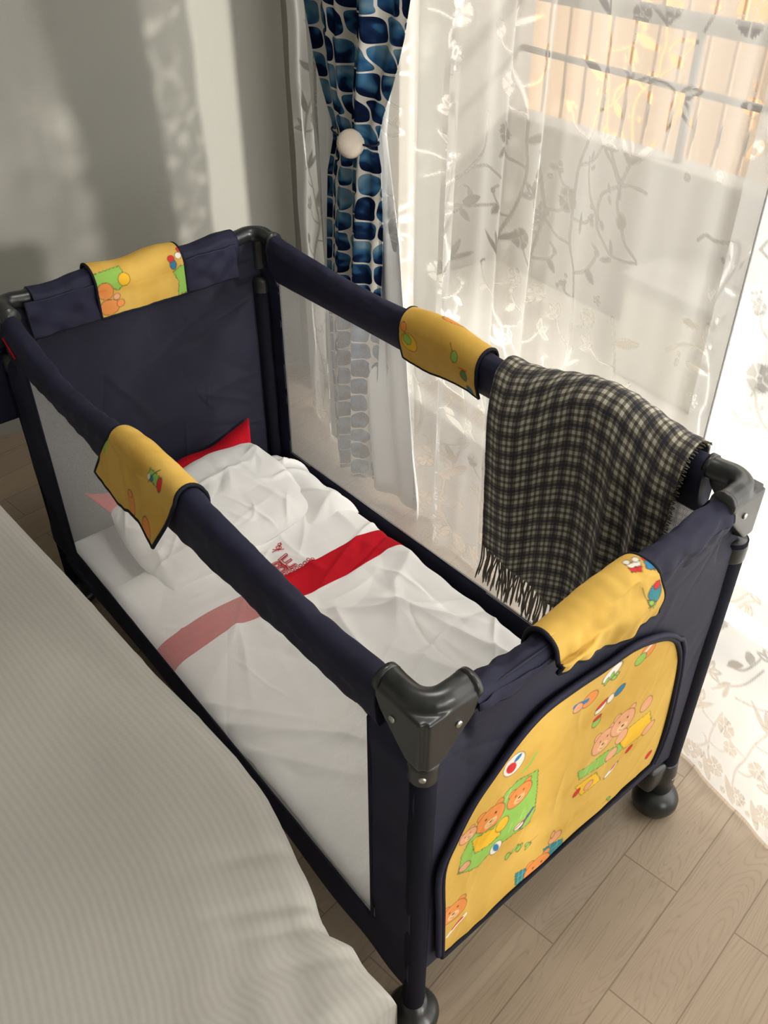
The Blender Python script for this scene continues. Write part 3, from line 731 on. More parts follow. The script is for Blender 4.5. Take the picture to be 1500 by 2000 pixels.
# blue drape gathered by a round magnet button
nt_, nz_ = 170, 150
drape = thing('patterned_drape', CA + CD * 1.2, 'navy and blue brush-spot patterned drape, cinched in the middle and hanging beside the cot', 'curtain')
tt = np.linspace(0, 1, nt_); zz = np.linspace(.03, 2.6, nz_)
zz = np.sort(np.concatenate([zz, np.linspace(.83, 1.03, 40)]))
Tn, Zz = np.meshgrid(tt, zz, indexing='ij')
def lerp(z, pts):
    return np.interp(z, [p[0] for p in pts], [p[1] for p in pts])
left = lerp(Zz, [(0, 1.307), (.33, 1.323), (.56, 1.326), (.70, 1.315), (.834, 1.304), (.91, 1.276), (.948, 1.279), (1.0, 1.303), (1.08, 1.332), (1.18, 1.353), (1.5, 1.44), (2.6, 1.60)])
right = lerp(Zz, [(0, 1.15), (.135, 1.14), (.423, 1.119), (.62, 1.104), (.755, 1.094), (.89, 1.094), (.935, 1.108), (.995, 1.091), (1.07, 1.055), (1.15, 1.024), (1.22, 1.007), (1.5, .93), (2.6, .74)])
ctr = lerp(Zz, [(.0, 0), (.88, 0), (2.6, 0)])
Tt = right + (left - right) * Tn
amp = lerp(Zz, [(0, .014), (.7, .012), (.93, .006), (1.05, .014), (1.4, .028), (2.6, .04)])
off = amp * (np.sin(Tn * 2 * np.pi * 2.6 + .7) + .45 * np.sin(Tn * 2 * np.pi * 6.3 + Zz * 2)) - .052
off -= .02 * (Tn * (1 - Tn) * 4)
V = np.stack([CA.x + CD.x * Tt + CN.x * off, CA.y + CD.y * Tt + CN.y * off, Zz], -1)
wid = lerp(Zz, [(0, .22), (.7, .225), (.93, .20), (1.2, .36), (2.6, .62)])
uv = np.stack([(1 - Tn) * wid * 1.0 + .013, Zz], -1)
d_ = grid_mesh('drape_cloth', V, M['drape'], drape, uv=uv); solid(d_, .0015)
# white lining showing along the window side of the drape
tt = np.linspace(0, 1, 60); Tn, Zz = np.meshgrid(tt, zz, indexing='ij')
rr = lerp(Zz, [(0, .945), (.06, .949), (.186, .982), (.39, 1.023), (.6, 1.056), (.72, 1.073), (.86, 1.106), (.95, 1.125), (1.1, 1.09), (1.3, 1.03), (2.6, .80)])
Tt = rr + (1.44 - rr) * Tn  # left part widened to throw the shadow band on the back wall
off = -.028 + .018 * np.sin(Tn * 14 + Zz) * np.clip(1.4 - Zz, .2, 1) + .01 * np.sin(Tn * 33 + 2 * Zz)
zl = np.where(Zz < .06, .012 + .04 * Tn, Zz)
V = np.stack([CA.x + CD.x * Tt + CN.x * off, CA.y + CD.y * Tt + CN.y * off, zl], -1)
solid(grid_mesh('lining', V, M['lining'], drape), .001)['label'] = 'white lining of the drape'
# tie-back button
bp = CA + CD * 1.146 + CN * (-.090) + Vector((0, 0, .935))
tb = thing('curtain_tieback', bp, 'round beige linen covered magnet button holding the blue drape together', 'curtain tieback')
BNV = Vector((.72, .62, -.30)).normalized(); BXV = Vector((0, 0, 1)).cross(BNV).normalized()
R3 = Matrix((BXV, BNV.cross(BXV), BNV)).transposed()
def on_button(P):
    P.V = [bp + R3 @ v for v in P.V]; return P
prof = [(.0, -.013), (.012, -.0125), (.022, -.0105), (.0275, -.007), (.0295, -.002), (.029, .003), (.026, .005)]
on_button(Parts().lathe(prof, (0, 0, 0), n=48)).build('button', M['linen'], tb)
on_button(Parts().lathe([(.0285, .0035), (.0302, .005), (.0302, .008), (.027, .010)], (0, 0, 0), n=48)).build('metal_rim', M['metal'], tb)
Pq = Parts(); pts = []
for k in range(33):
    a = k / 32 * 2 * math.pi
    q = CA + CD * (1.192 + .088 * math.cos(a)) + CN * (-.052 + .031 * math.sin(a)) + Vector((0, 0, .935)); pts.append(q)
Pq.tube(pts, .0022, 6, False).build('cord', M['navy_dark'], tb)

# ================================================================== bed
def bed():
    root = thing('bed', (-1.0, .9, 0), 'large bed under a cream ribbed bedspread, filling the lower left next to the cot', 'bed')
    ex = [(-.101, -.124), (-.06, -.128), (-.027, -.124), (.0, -.136), (.02, -.134), (.05, -.122), (.09, -.112), (.14, -.100), (.20, -.088), (.278, -.084), (.38, -.088), (.484, -.096), (.771, -.103), (.901, -.109), (1.03, -.114), (2.0, -.12)]
    H, r = .505, .035
    na = 330; nb_ = 420
    a = np.concatenate([np.linspace(-1.75, -.65, 25)[:-1], np.linspace(-.65, .45, na)])   # >0 hangs down
    b_ = np.concatenate([np.linspace(-.45, 0.9, nb_), np.linspace(.9, 1.7, 40)[1:]])
    Aa, Bb = np.meshgrid(a, b_, indexing='ij')
    edge = np.interp(np.clip(Bb, -.1, 2), [e[0] for e in ex], [e[1] for e in ex]) - r
    def fold(s):          # s measured past the start of the round edge
        th = np.clip(s / r, 0, np.pi / 2)
        out = np.where(s > 0, r * np.sin(th), s); dn = np.where(s > 0, r * (1 - np.cos(th)) + np.clip(s - r * np.pi / 2, 0, 9), 0)
        return out, dn
    ox, dx = fold(Aa)
    X = edge + ox
    oy, dy = fold(-.07 - Bb)
    Y = np.where(Bb < -.07, -.07 - oy, Bb)
    dn = np.maximum(dx, dy) + .25 * np.minimum(dx, dy)
    Z = H - dn
    # a softly dented top, gathers near the front corner
    e = np.clip(1 - np.abs(X + .3) / .5, 0, 1)
    Z += .010 * field(X, Y, 1.6, 1.3) * (dn < .01) * np.clip((-X - .12) * 8, 0, 1)
    rad = np.hypot(X + .16, Y + .09)
    ang = np.arctan2(Y + .09, X + .16)
    g_ = np.exp(-((rad - .06) / .13) ** 2)
    Z += g_ * .0011 * np.sin((X * .85 - Y * .5) * 95 + 1.0) * (dn < .02)
    for (cy, w, A_) in ((.035, .012, -.007), (.0, .009, -.005), (.115, .014, -.004), (-.045, .01, -.004)):
        Z += A_ * np.exp(-((Y - cy + .5 * (X + .13)) / w) ** 2) * np.exp(-((X + .15) / .07) ** 2)
    X += np.where(dx > .03, .010 * np.sin(Y * 38) + .006 * np.sin(Y * 83 + 1), 0) * np.clip(dx * 4, 0, 1)
    Y += np.where(dy > .03, .010 * np.sin(X * 40), 0) * np.clip(dy * 4, 0, 1)
    X = np.where(X > -.045, -.045 + 0 * X, X)
    Z = np.maximum(Z, .10)
    V = np.stack([X, Y, Z], -1); uv = np.stack([Aa * 1.0, Bb], -1)
    o = grid_mesh('bedspread', V, M['spread'], root, uv=uv)
    Parts().box(-1.8, -.17, -.03, 1.68, .17, .46, .04).build('mattress', M['white_cotton'], root)
    Parts().box(-1.78, -.2, .0, 1.66, .07, .165, .01).build('bed_base', M['bed_base'], root)
    for x in (-1.7, -.3):
        for y in (.1, 1.55):
            Parts().lathe([(.022, 0), (.028, .07)], (x, y, 0), n=16).build('leg', M['bed_base'], root)
bed()

# ================================================================== travel cot
cot = thing('travel_cot', (.32, .62, 0), 'navy folding travel cot with white net sides and yellow printed pads and end panel', 'cot')
QA, QB, QC, QD = Vector((0, 0, 0)), Vector((.645, -.002, 0)), Vector((.632, 1.258, 0)), Vector((.016, 1.266, 0))
class Side:
    def __init__(s, p, q, inn):
        s.p = p; s.L = (q - p).length; s.d = (q - p).normalized(); n = Vector((s.d.y, -s.d.x, 0)); s.n = n if n.dot(Vector(inn)) > 0 else -n
    def __call__(s, t, n, z): return s.p + s.d * t + s.n * n + Vector((0, 0, z))
    def arr(s, T, Nn, Z):
        return np.stack([s.p.x + s.d.x * T + s.n.x * Nn, s.p.y + s.d.y * T + s.n.y * Nn, Z + 0 * T], -1)
NEAR = Side(QA, QD, (1, 0, 0)); FAR = Side(QB, QC, (-1, 0, 0)); FRONT = Side(QA, QB, (0, 1, 0)); BACK = Side(QD, QC, (0, -1, 0))

def ring(top, bo, bi, w, k):
    """closed padded section: (n, z) arrays, k in [0,1) round it from the outer bottom over the top to the inner bottom"""
    pts = [(.003, bo), (-.001, bo + .012), (-.003, (bo + top) / 2), (-.0035, top - .026), (-.001, top - .013), (.005, top - .004), (.014, top), (.026, top - .001), (w - .006, top - .008), (w - .001, top - .021), (w - .001, top - .033), (w - .006, (bi + top - .03) / 2), (w * .45, bi + .006), (w * .3, bi), (.008, min(bo, bi))]
    return pts
def rail(name, S, s0, s1, top, bo, bi, w=.043, seed=0, wr=.0014, wfun=None):
    nt = int((s1 - s0) / .006); ts = np.linspace(s0, s1, nt)
    rows = []
    for t in ts:
        ww = w * (wfun(t) if wfun else 1)
        pts = ring(top(t), bo(t), bi(t), ww, 0)
        p3 = smooth_path(pts + [pts[0]], 3)[:-1]
        e = min(1, (t - s0) / .02 + .25, (s1 - t) / .02 + .25)
        row = []
        for k, (n_, z_) in enumerate(p3):
            dz = wr * e * (noise.noise(Vector((t * 38 + seed, k * .16, seed))) + .8 * noise.noise(Vector((t * 14 + seed, k * .35, seed + 5))))
            row.append(S(t, n_ + dz * 1.2, z_ + dz * 1.2))
        rows.append(row)
    m = len(rows[0]); V = [v for r in rows for v in r]; F = []
    for i in range(len(rows) - 1):
        for k in range(m): F.append([i * m + k, i * m + (k + 1) % m, (i + 1) * m + (k + 1) % m, (i + 1) * m + k])
    F.append(list(range(m))); F.append([(len(rows) - 1) * m + k for k in range(m)][::-1])
    o = mesh(name, V, F, M['navy'], cot)
    return o
def sag(S, lo, mid, c=.5):
    return lambda t: lo + (mid - lo) * math.sin(math.pi * min(1, max(0, t / S.L))) ** .7
hump = lambda t, c, w, a: a * math.exp(-((t - c) / w) ** 2)
def interp_fn(pts):
    return lambda t: float(np.interp(t, np.linspace(0, 1.3, 130), np.convolve(np.pad(np.interp(np.linspace(0, 1.3, 130), [p[0] for p in pts], [p[1] for p in pts]), 5, 'edge'), np.ones(11) / 11, 'valid')))
topN = interp_fn([(0, .742), (.1, .738), (.2, .728), (.31, .729), (.455, .740), (.55, .750), (.70, .750), (.76, .733), (.86, .718), (.99, .714), (1.12, .745), (1.20, .770), (1.3, .772)])
topF = interp_fn([(0, .770), (.12, .765), (.45, .748), (.55, .752), (.64, .772), (.76, .752), (.92, .753), (1.1, .764), (1.2, .776), (1.3, .778)])
topE = interp_fn([(0, .742), (.09, .738), (.15, .722), (.2, .728), (.27, .744), (.38, .754), (.45, .754), (.56, .756), (.65, .76)])
topB = lambda t: .780 + .004 * math.sin(t * 40)
rail('top_rail', NEAR, .080, NEAR.L - .080, topN, lambda t: .655 + .012 * math.cos(t * 5), lambda t: .668, w=.037, seed=1)
rail('top_rail', FAR, .080, FAR.L - .080, topF, lambda t: .662, lambda t: .662, w=.039, seed=2)
rail('top_rail', FRONT, .080, FRONT.L - .078, topE, lambda t: .715 - .02 * math.sin(math.pi * t / .645), lambda t: .695, w=.039, seed=3, wr=.0035)
rail('top_rail', BACK, .080, BACK.L - .080, topB, lambda t: .70, lambda t: .70, w=.046, seed=4, wr=.0025)
# stitched flap of the far rail hanging inside the end wall
for (s0, s1) in ((.060, .205), (.400, .525)):
    T, Z = np.meshgrid(np.linspace(s0, s1, 50), np.linspace(.688, .762, 24), indexing='ij')
    Nn = .0485 + .002 * field(T, Z, 14, s0 * 10)
    solid(grid_mesh('rail_flap', BACK.arr(T, Nn, Z), M['navy'], cot), .003)
    P = Parts()
    for zz_ in (.692,):
        pass
    P.tube([BACK(s0, .0505, .763), BACK(s0, .051, .72), BACK(s0, .0505, .687)], .0022, 6)
    P.tube([BACK(s0, .0505, .6875), BACK(s1, .0505, .6875)], .0012, 6)
    P.build('flap_seam', M['navy_dark'], cot)

# ---- printed cotton -------------------------------------------------------
YEL = np.array((.62, .395, .085)); ORG = (.74, .27, .07); GRN = (.27, .50, .10); DGR = (.06, .13, .035); RED = (.60, .03, .03); BLU = (.03, .19, .38); TEA = (.04, .20, .24); WHI = (.78, .74, .68); PNK = (.72, .36, .20); LIN = (.09, .045, .025); GLD = (.78, .47, .03)
class Print:
    def __init__(s, X, Z): s.X, s.Z = X, Z; s.C = np.tile(YEL, X.shape + (1,)); s.h = .0012
    def put(s, d, c):
        a = np.clip(.5 - d / s.h, 0, 1)[..., None]; s.C = s.C * (1 - a) + np.array(c) * a
    def ell(s, c, rx, rz, col_, rot=0, line=True):
        dx = s.X - c[0]; dz = s.Z - c[1]; u = dx * math.cos(rot) + dz * math.sin(rot); v = -dx * math.sin(rot) + dz * math.cos(rot)
        d = (np.hypot(u / rx, v / rz) - 1) * min(rx, rz)
        if line: s.put(d - .0011, LIN)
        s.put(d, col_)
    def stroke(s, pts, w, c):
        for a, b in zip(pts[:-1], pts[1:]):
            d, _ = seg_dist(s.X, s.Z, a, b); s.put(d - w / 2, c)
    def poly(s, pts, c, line=DGR):
        X, Z = s.X, s.Z; ins = np.zeros(X.shape, bool); dm = np.full(X.shape, 9.0)
        m = len(pts)
        for i in range(m):
            (x1, z1), (x2, z2) = pts[i], pts[(i + 1) % m]
            if z1 != z2:
                cnd = ((z1 > Z) != (z2 > Z)) & (X < (x2 - x1) * (Z - z1) / (z2 - z1) + x1); ins ^= cnd
            d, _ = seg_dist(X, Z, (x1, z1), (x2, z2)); dm = np.minimum(dm, d)
        wav = .001 * np.sin(X * 700) * np.sin(Z * 640)
        s.put(np.where(ins, -dm, dm) + wav - .0008, line); s.put(np.where(ins, -dm, dm) + wav + .0006, c)
    def bear(s, c, r, col_=ORG, rot=0.0):
        q = lambda a, k: (c[0] + k * r * math.cos(a + rot), c[1] + k * r * math.sin(a + rot))
        for a in (math.radians(52), math.radians(128)): s.ell(q(a, 1.0), r * .30, r * .30, col_)
        s.ell(c, r, r * .92, col_, rot)
        s.ell(q(-1.57, .38), r * .45, r * .34, (.80, .52, .26), rot, False)
        s.ell(q(-1.57, .24), r * .13, r * .09, LIN, rot, False)
        for a in (math.radians(35), math.radians(145)): s.ell(q(a, .40), r * .075, r * .09, LIN, 0, False)
        s.stroke([q(-2.1, .5), q(-1.57, .62), q(-1.0, .5)], .0011, LIN)
    def ball(s, c, r):
        s.ell(c, r, r, WHI); s.ell((c[0] - r * .25, c[1] - r * .2), r * .45, r * .6, RED, .5, False); s.ell((c[0] + r * .3, c[1] + r * .45), r * .4, r * .25, BLU, .5, False)
    def train(s, c, k=1.0, rot=0.0):
        R_ = lambda x, z: (c[0] + k * (x * math.cos(rot) - z * math.sin(rot)), c[1] + k * (x * math.sin(rot) + z * math.cos(rot)))
        s.poly([R_(-.010, 0), R_(.010, 0), R_(.010, .013), R_(-.010, .013)], BLU, LIN)
        s.poly([R_(-.034, 0), R_(-.015, 0), R_(-.016, .010), R_(-.033, .010)], WHI, LIN)
        s.poly([R_(-.034, .008), R_(-.016, .008), R_(-.018, .015), R_(-.032, .015)], RED, LIN)
        for x in (-.031, -.019, -.007, .007): s.ell(R_(x, -.003), .004 * k, .004 * k, WHI if x < -.01 else RED)
    def leafy(s, c, n=4, r=.010, seed=0):
        q = np.random.default_rng(seed)
        for _ in range(n): s.ell((c[0] + q.uniform(-r, r), c[1] + q.uniform(-r * .5, r * .5)), r * .5, r * .3, GRN, q.uniform(0, 3))
        s.stroke([(c[0] - r, c[1]), (c[0] + r, c[1] + r * .2)], .001, DGR)

def print_scene(P):
    for k, c in (('cloth1', GRN), ('cloth2', GRN), ('teal1', TEA), ('teal2', TEA), ('ruff1', GLD), ('ruff2', GLD), ('ruff3', GLD)): P.poly(PR[k], c)
    q = np.random.default_rng(5)
    for k in ('cloth1', 'cloth2'):
        pp = np.array(PR[k]); c = pp.mean(0)
        for _ in range(9):
            a = pp[q.integers(0, len(pp))] * .65 + c * .35 + q.normal(0, .006, 2); P.stroke([tuple(a), (a[0] + .006, a[1] + .016)], .0016, (.42, .62, .22))
    for k in ('teal1', 'teal2'):
        pp = np.array(PR[k]); x0, z0 = pp.min(0); x1, z1 = pp.max(0)
        for f in (.3, .6): P.stroke([(x0 + (x1 - x0) * f, z0 + .006), (x0 + (x1 - x0) * f, z1 - .006)], .0014, (.15, .42, .40)); P.stroke([(x0 + .006, z0 + (z1 - z0) * f), (x1 - .006, z0 + (z1 - z0) * f)], .0014, (.15, .42, .40))
    p = PR['pts']
    P.ball(p[0], .019); P.stroke([(p[1][0] - .012, p[1][1] - .004), p[1], (p[1][0] + .010, p[1][1] + .016)], .006, GRN)
    P.bear(p[2], .024, ORG, .1); P.bear(p[3], .026, ORG, .1); P.bear(p[4], .015, PNK, .3); P.ell(p[5], .012, .014, GLD)
    P.ell(p[6], .011, .013, WHI); P.ell(p[6], .005, .012, BLU, .4, False); P.stroke([(p[7][0] - .012, p[7][1] - .012), (p[7][0] + .012, p[7][1] + .012)], .006, (.10, .09, .22))
    P.ell(p[8], .009, .006, WHI); P.stroke([(p[8][0] - .006, p[8][1]), (p[8][0] + .010, p[8][1] + .004)], .003, RED)
    P.leafy(p[9], 4, .015, 1); P.leafy(p[10], 3, .012, 2); P.bear(p[11], .028, ORG); P.ell(p[12], .014, .012, PNK); P.ell((p[12][0] - .007, p[12][1] + .014), .004, .008, PNK)
    P.bear(p[13], .024, ORG); P.stroke([(p[14][0] - .018, p[14][1] - .014), p[14], (p[14][0] + .014, p[14][1] + .010)], .007, WHI); P.stroke([(p[14][0] - .010, p[14][1] - .004), (p[14][0] + .008, p[14][1] + .008)], .005, RED)
    P.bear(p[15], .026, PNK); P.bear(p[16], .027, PNK); P.ell(p[17], .014, .012, PNK); P.ell(p[18], .014, .015, PNK); P.ell(p[19], .014, .015, PNK); P.ell(p[20], .015, .011, PNK, .5)
    for k in (21, 22, 23): P.ell(p[k], .008, .006, RED, .6)
    P.ell(p[24], .016, .006, WHI, .5); P.ell((p[24][0] + .004, p[24][1] + .004), .008, .003, RED, .5, False); P.ell(p[25], .010, .009, PNK)
    P.ell(p[26], .011, .008, BLU, .4); P.ell(p[27], .007, .008, WHI); P.ell(p[28], .012, .008, WHI, .4); P.ell((p[28][0] + .001, p[28][1] + .007), .011, .004, RED, .3)
    P.ell(p[29], .009, .010, GRN); P.ell((p[29][0], p[29][1] + .009), .008, .004, RED)
    P.ell(p[30], .016, .013, ORG); P.stroke([(p[31][0] - .008, p[31][1] + .008), (p[31][0] + .018, p[31][1] + .002)], .008, BLU); P.ell(p[31], .009, .008, PNK)
    P.ell(p[32], .020, .010, WHI, .3); P.leafy((p[32][0], p[32][1] - .012), 4, .012, 4); P.ell(p[33], .016, .014, ORG); P.stroke([(p[33][0] - .014, p[33][1] - .004), (p[33][0] + .010, p[33][1] + .012)], .006, WHI); P.ell(p[34], .012, .010, GRN); P.leafy(p[35], 2, .009, 9); P.ell(p[36], .010, .008, PNK)

# ---- end panels -------------------------------------------------------------
def end_panel(S, n0, zb, seed, wr, mat, top=.728):
    T, Z = np.meshgrid(np.linspace(.018, S.L - .018, 230), np.linspace(zb, top, 220), indexing='ij')
    e = np.clip(np.minimum(T, S.L - T) / .09, 0, 1)
    Nn = n0 + e * (wr * .5 * field(T, Z, 3.5, seed) + creases(T, Z, 60, int(seed * 10) + 3, (.03, .14), wr, .007))
    Nn = Nn + .010 * np.clip((Z - .65 + .0 * T) / .02, 0, 1) * np.clip((.085 - np.minimum(T, S.L - T)) / .01, 0, 1)
    return grid_mesh('end_panel', S.arr(T, Nn, Z), mat, cot)
fp = end_panel(FRONT, .006, .168, 1.0, .0012, M['navy_sheet']); solid(fp, .002)
bpn = end_panel(BACK, .012, .150, 2.0, .0030, M['navy_sheet'], .75); solid(bpn, .002)
# printed insert with its dark lip
out = np.array(smooth_path(INSERT, 5))
def inside(X, Z, pts):
    ins = np.zeros(X.shape, bool); m = len(pts)
    for i in range(m):
        (x1, z1), (x2, z2) = pts[i], pts[(i + 1) % m]
        if z1 != z2: ins ^= ((z1 > Z) != (z2 > Z)) & (X < (x2 - x1) * (Z - z1) / (z2 - z1) + x1)
    return ins
h = .0013
xs_ = np.arange(.036, .552, h); zs_ = np.arange(.180, .625, h)
X, Z = np.meshgrid(xs_, zs_, indexing='ij')
P = Print(X, Z); print_scene(P)
mid = inside((X[:-1, :-1] + X[1:, 1:]) / 2, (Z[:-1, :-1] + Z[1:, 1:]) / 2, [tuple(q) for q in out])
Nn = -.0022 - .0010 * field(X, Z, 5, 4.4) * .5 - creases(X, Z, 70, 12, (.02, .10), .0014, .006, ang=1.1)
ip = grid_mesh('printed_panel', FRONT.arr(X, Nn, Z), M['print'], fp, cattr=P.C, keep=mid)
ip.location = (0, 0, 0); ip['label'] = 'yellow printed insert of teddy bears, toys and green cloths'
Pp = Parts(); pts = [FRONT(x, -.0035, z) for x, z in out]
Pp.tube(pts + [pts[0]], .0042, 8, False)
q = Pp.build('piping', M['navy_dark'], fp); q.location = (0, 0, 0)
Pp = Parts(); arch = [FRONT(x + (.0075 if x > .5 else -.008 if x < .1 else .0), -.0045, z + (.008 if .1 < x < .52 else 0)) for x, z in out if z > .20]
arch = [a for a in arch]
Pp.tube(arch, .0045, 8)
q = Pp.build('arch_lip', M['navy'], fp); q.location = (0, 0, 0)

for c_ in (fp, bpn):
    pass

# ---- net sides with navy borders -------------------------------------------
def side_panel(S, y0, y1, zb0, zb1, zt, zlow0, zlow1, n0):
    """y0..y1 net opening"""
    ts = np.concatenate([np.linspace(.014, y0, 14), np.linspace(y0, y1, 120)[1:], np.linspace(y1, S.L - .014, 14)[1:]])
    zs = np.linspace(0, 1, 70)
    T, K = np.meshgrid(ts, zs, indexing='ij')
    low = zlow0 + (zlow1 - zlow0) * T / S.L
    mb = np.interp(T, [y0, y1], [zb0, zb1])
    ztt = zt + .042 * np.clip(np.maximum(y0 - T, T - y1) / .02, 0, 1)
    Z = np.where(K < .2, low + (mb - low) * K / .2, mb + (ztt - mb) * (K - .2) / .8)
    j0 = int(np.argmin(np.abs(zs - .2)))
    Z[:, j0] = mb[:, j0]
    keep = np.ones((len(ts) - 1, len(zs) - 1), bool)
    tm = (ts[1:] + ts[:-1]) / 2
    keep[np.ix_((tm > y0) & (tm < y1), np.arange(len(zs) - 1) >= j0)] = False
    Nn = n0 + .0012 * field(T, Z, 6, n0 * 100 + 1) + .010 * np.clip((Z - .64) / .02, 0, 1) * np.clip((.095 - np.minimum(T, S.L - T)) / .01, 0, 1)
    o = grid_mesh('side_border', S.arr(T, Nn, Z), M['navy'], cot, keep=keep); solid(o, .003)
    T, K = np.meshgrid(np.linspace(y0 - .004, y1 + .004, 60), np.linspace(0, 1, 30), indexing='ij')
    mb = np.interp(T, [y0, y1], [zb0, zb1]) - .004
    Z = mb + (zt + .01 - mb) * K
    o = grid_mesh('net_panel', S.arr(T, n0 + .001 + .0035 * np.sin(np.pi * K) * np.sin(np.pi * (T - y0) / (y1 - y0)), Z), M['net'], cot)
    o['label'] = 'fine white net window'
    P = Parts()
    for (a, b) in (((y0, zb0), (y1, zb1)), ((y0, zb0), (y0, zt)), ((y1, zb1), (y1, zt))):
        P.tube([S(a[0], n0 - .001, a[1]), S(b[0], n0 - .001, b[1])], .0026, 6)
    P.build('net_binding', M['navy_dark'], cot)
side_panel(NEAR, .098, 1.118, .212, .240, .668, .118, .190, .003)
side_panel(FAR, .085, 1.190, .207, .197, .668, .130, .150, .004)

# ---- base board
Parts().box(.022, .618, .03, 1.24, .125, .150, .006).build('cot_base', M['navy'], cot)

# ---- printed pads wrapped over the rails -------------------------------------
def pad(S, t0, t1, skew, prof, seed, wr, paint, label, curl=None, edge_r=.0032):
    """prof(t)-> list of (n,z) from inner bottom over the top to the outer bottom"""
    nt, ns = 150, 130
    V = np.zeros((nt, ns, 3)); TT = np.zeros((nt, ns)); SS = np.zeros((nt, ns))
    for i in range(nt):
        a = i / (nt - 1)
        pts = smooth_path(prof(a), 8); pts = np.array(pts)
        sl = np.concatenate([[0], np.cumsum(np.hypot(*np.diff(pts, axis=0).T))]); q = np.linspace(0, sl[-1], ns)
        nn = np.interp(q, sl, pts[:, 0]); zz = np.interp(q, sl, pts[:, 1])
        for j in range(ns):
            b_ = j / (ns - 1)
            t = t0 + (t1 - t0) * a + skew(a, b_)
            ff = wr * (noise.noise(Vector((t * 22 + seed, b_ * 3.1, seed))) + .6 * noise.noise(Vector((t * 55 + seed, b_ * 5, seed + 3))))
            TT[i, j] = t; SS[i, j] = q[j]
            n_ = nn[j] + (ff if b_ > .6 else -ff if b_ < .25 else 0) * 1.3; z_ = zz[j] + ff * .8
            p = S(t, n_, z_)
            V[i, j] = p
    if curl is not None: V = curl(V)
    Pm = Print(TT, SS); paint(Pm, SS.max())
    o = grid_mesh('printed_pad', V, M['print'], cot, cattr=Pm.C); solid(o, .003)
    o['label'] = label
    P = Parts()
    def run(pts):
        P.tube([Vector(p) for p in pts[::3]] + [Vector(pts[-1])], edge_r, 7)
    run(V[0, :]); run(V[-1, :]); run(V[:, 0]); run(V[:, -1])
    q = P.build('piping', M['navy_dark'], o); q.location = (0, 0, 0)
    return o
# near side pad: hangs loose outside
def profN(a):
    t = .523 + (.735 - .523) * a; tp = topN(t)
    zo = .640 + .010 * math.sin(a * 7) - .012 * (1 - a) ** 2
    return [(.030, tp - .070), (.041, tp - .04), (.041, tp - .02), (.034, tp - .004), (.022, tp + .005), (.009, tp + .006), (-.003, tp - .002), (-.010, tp - .022), (-.015, (tp + zo) / 2), (-.020 - .012 * (1 - a) ** 3, zo)]
def paintN(P, L):
    c = (.585, L * .52)
    P.poly([(c[0] - .012, c[1] - .010), (c[0] + .014, c[1] - .010), (c[0] + .014, c[1] + .006), (c[0] - .012, c[1] + .006)], GRN, LIN)
    P.ell((c[0] - .018, c[1]), .006, .010, RED); P.ell((c[0] + .004, c[1] + .001), .006, .005, TEA, 0, False); P.ell((c[0] + .012, c[1] + .002), .004, .005, WHI, 0, False); P.stroke([(c[0] + .012, c[1] + .01), (c[0] - .006, c[1] - .018)], .002, DGR)
    P.ell((.655, L * .86), .012, .020, ORG, .3); P.ell((.60, L * .93), .013, .022, ORG, .2); P.ell((.66, L * .80), .006, .006, ORG); P.stroke([(.735, L * .5), (.742, L * .62)], .007, GRN); P.leafy((.80, L * .97), 3, .01, 3)
pad(NEAR, .523, .735, lambda a, b: (.055 if b > .55 else 0) * ((b - .55) / .45) ** 1.0 + 0, profN, 2, .0022, paintN, 'yellow printed pad over the long rail beside the bed')
def profF(a):
    t = .53 + .205 * a; tp = topF(t)
    return [(.032, .668 + .004 * math.sin(a * 6)), (.042, tp - .055), (.044, tp - .035), (.043, tp - .018), (.036, tp - .003), (.024, tp + .005), (.010, tp + .006), (-.003, tp - .002), (-.009, tp - .025), (-.012, .66)]
def paintF(P, L):
    P.ell((.705, L * .20), .020, .018, GLD); P.ell((.71, L * .22), .010, .010, GRN, .4); P.ell((.722, L * .30), .008, .008, ORG); P.ell((.585, L * .25), .008, .010, GRN); P.stroke([(.59, L * .28), (.60, L * .33)], .0015, LIN)
    P.ell((.56, L * .14), .008, .010, (.12, .25, .08)); P.stroke([(.553, L * .19), (.572, L * .19)], .002, RED); P.ell((.55, L * .03), .008, .009, TEA); P.ell((.63, L * .52), .022, .010, ORG); P.ell((.60, L * .55), .012, .008, ORG)
pad(FAR, .53, .735, lambda a, b: 0, profF, 8, .0012, paintF, 'yellow printed pad over the long rail on the window side')
def profE(a):
    t = .205 + .175 * a; tp = topE(t)
    zo = .70 + .008 * math.sin(a * 9) - .035 * a
    sw = .012 + .008 * math.sin(a * 11)
    return [(.034, tp - .065), (.045, tp - .04), (.045, tp - .02), (.038, tp - .003), (.025, tp + .006), (.010, tp + .007), (-.006, tp - .001), (-.015, tp - .022), (-.017 - sw * .4, (tp + zo) / 2), (-.010 - sw * .5, zo)]
def paintE(P, L):
    P.train((.385, L * .50), 1.0, .45); P.ell((.372, L * .70), .013, .011, TEA); P.ell((.378, L * .66), .006, .005, RED); P.stroke([(.352, L * .62), (.358, L * .80)], .0012, DGR)
    P.leafy((.362, L * .76), 3, .009, 5); P.ell((.415, L * .93), .012, .010, ORG); P.ell((.41, L * .93), .006, .005, RED); P.poly([(.19, L * .82), (.215, L * .80), (.222, L * 1.0), (.18, L * 1.0)], (.20, .34, .07)); P.ell((.37, L * .97), .010, .006, ORG)
pad(FRONT, .205, .380, lambda a, b: (b - .45) * .05 * (a * 1.1 - .25) if b > .45 else 0, profE, 4, .0042, paintE, 'creased yellow printed pad over the short rail at the camera end')
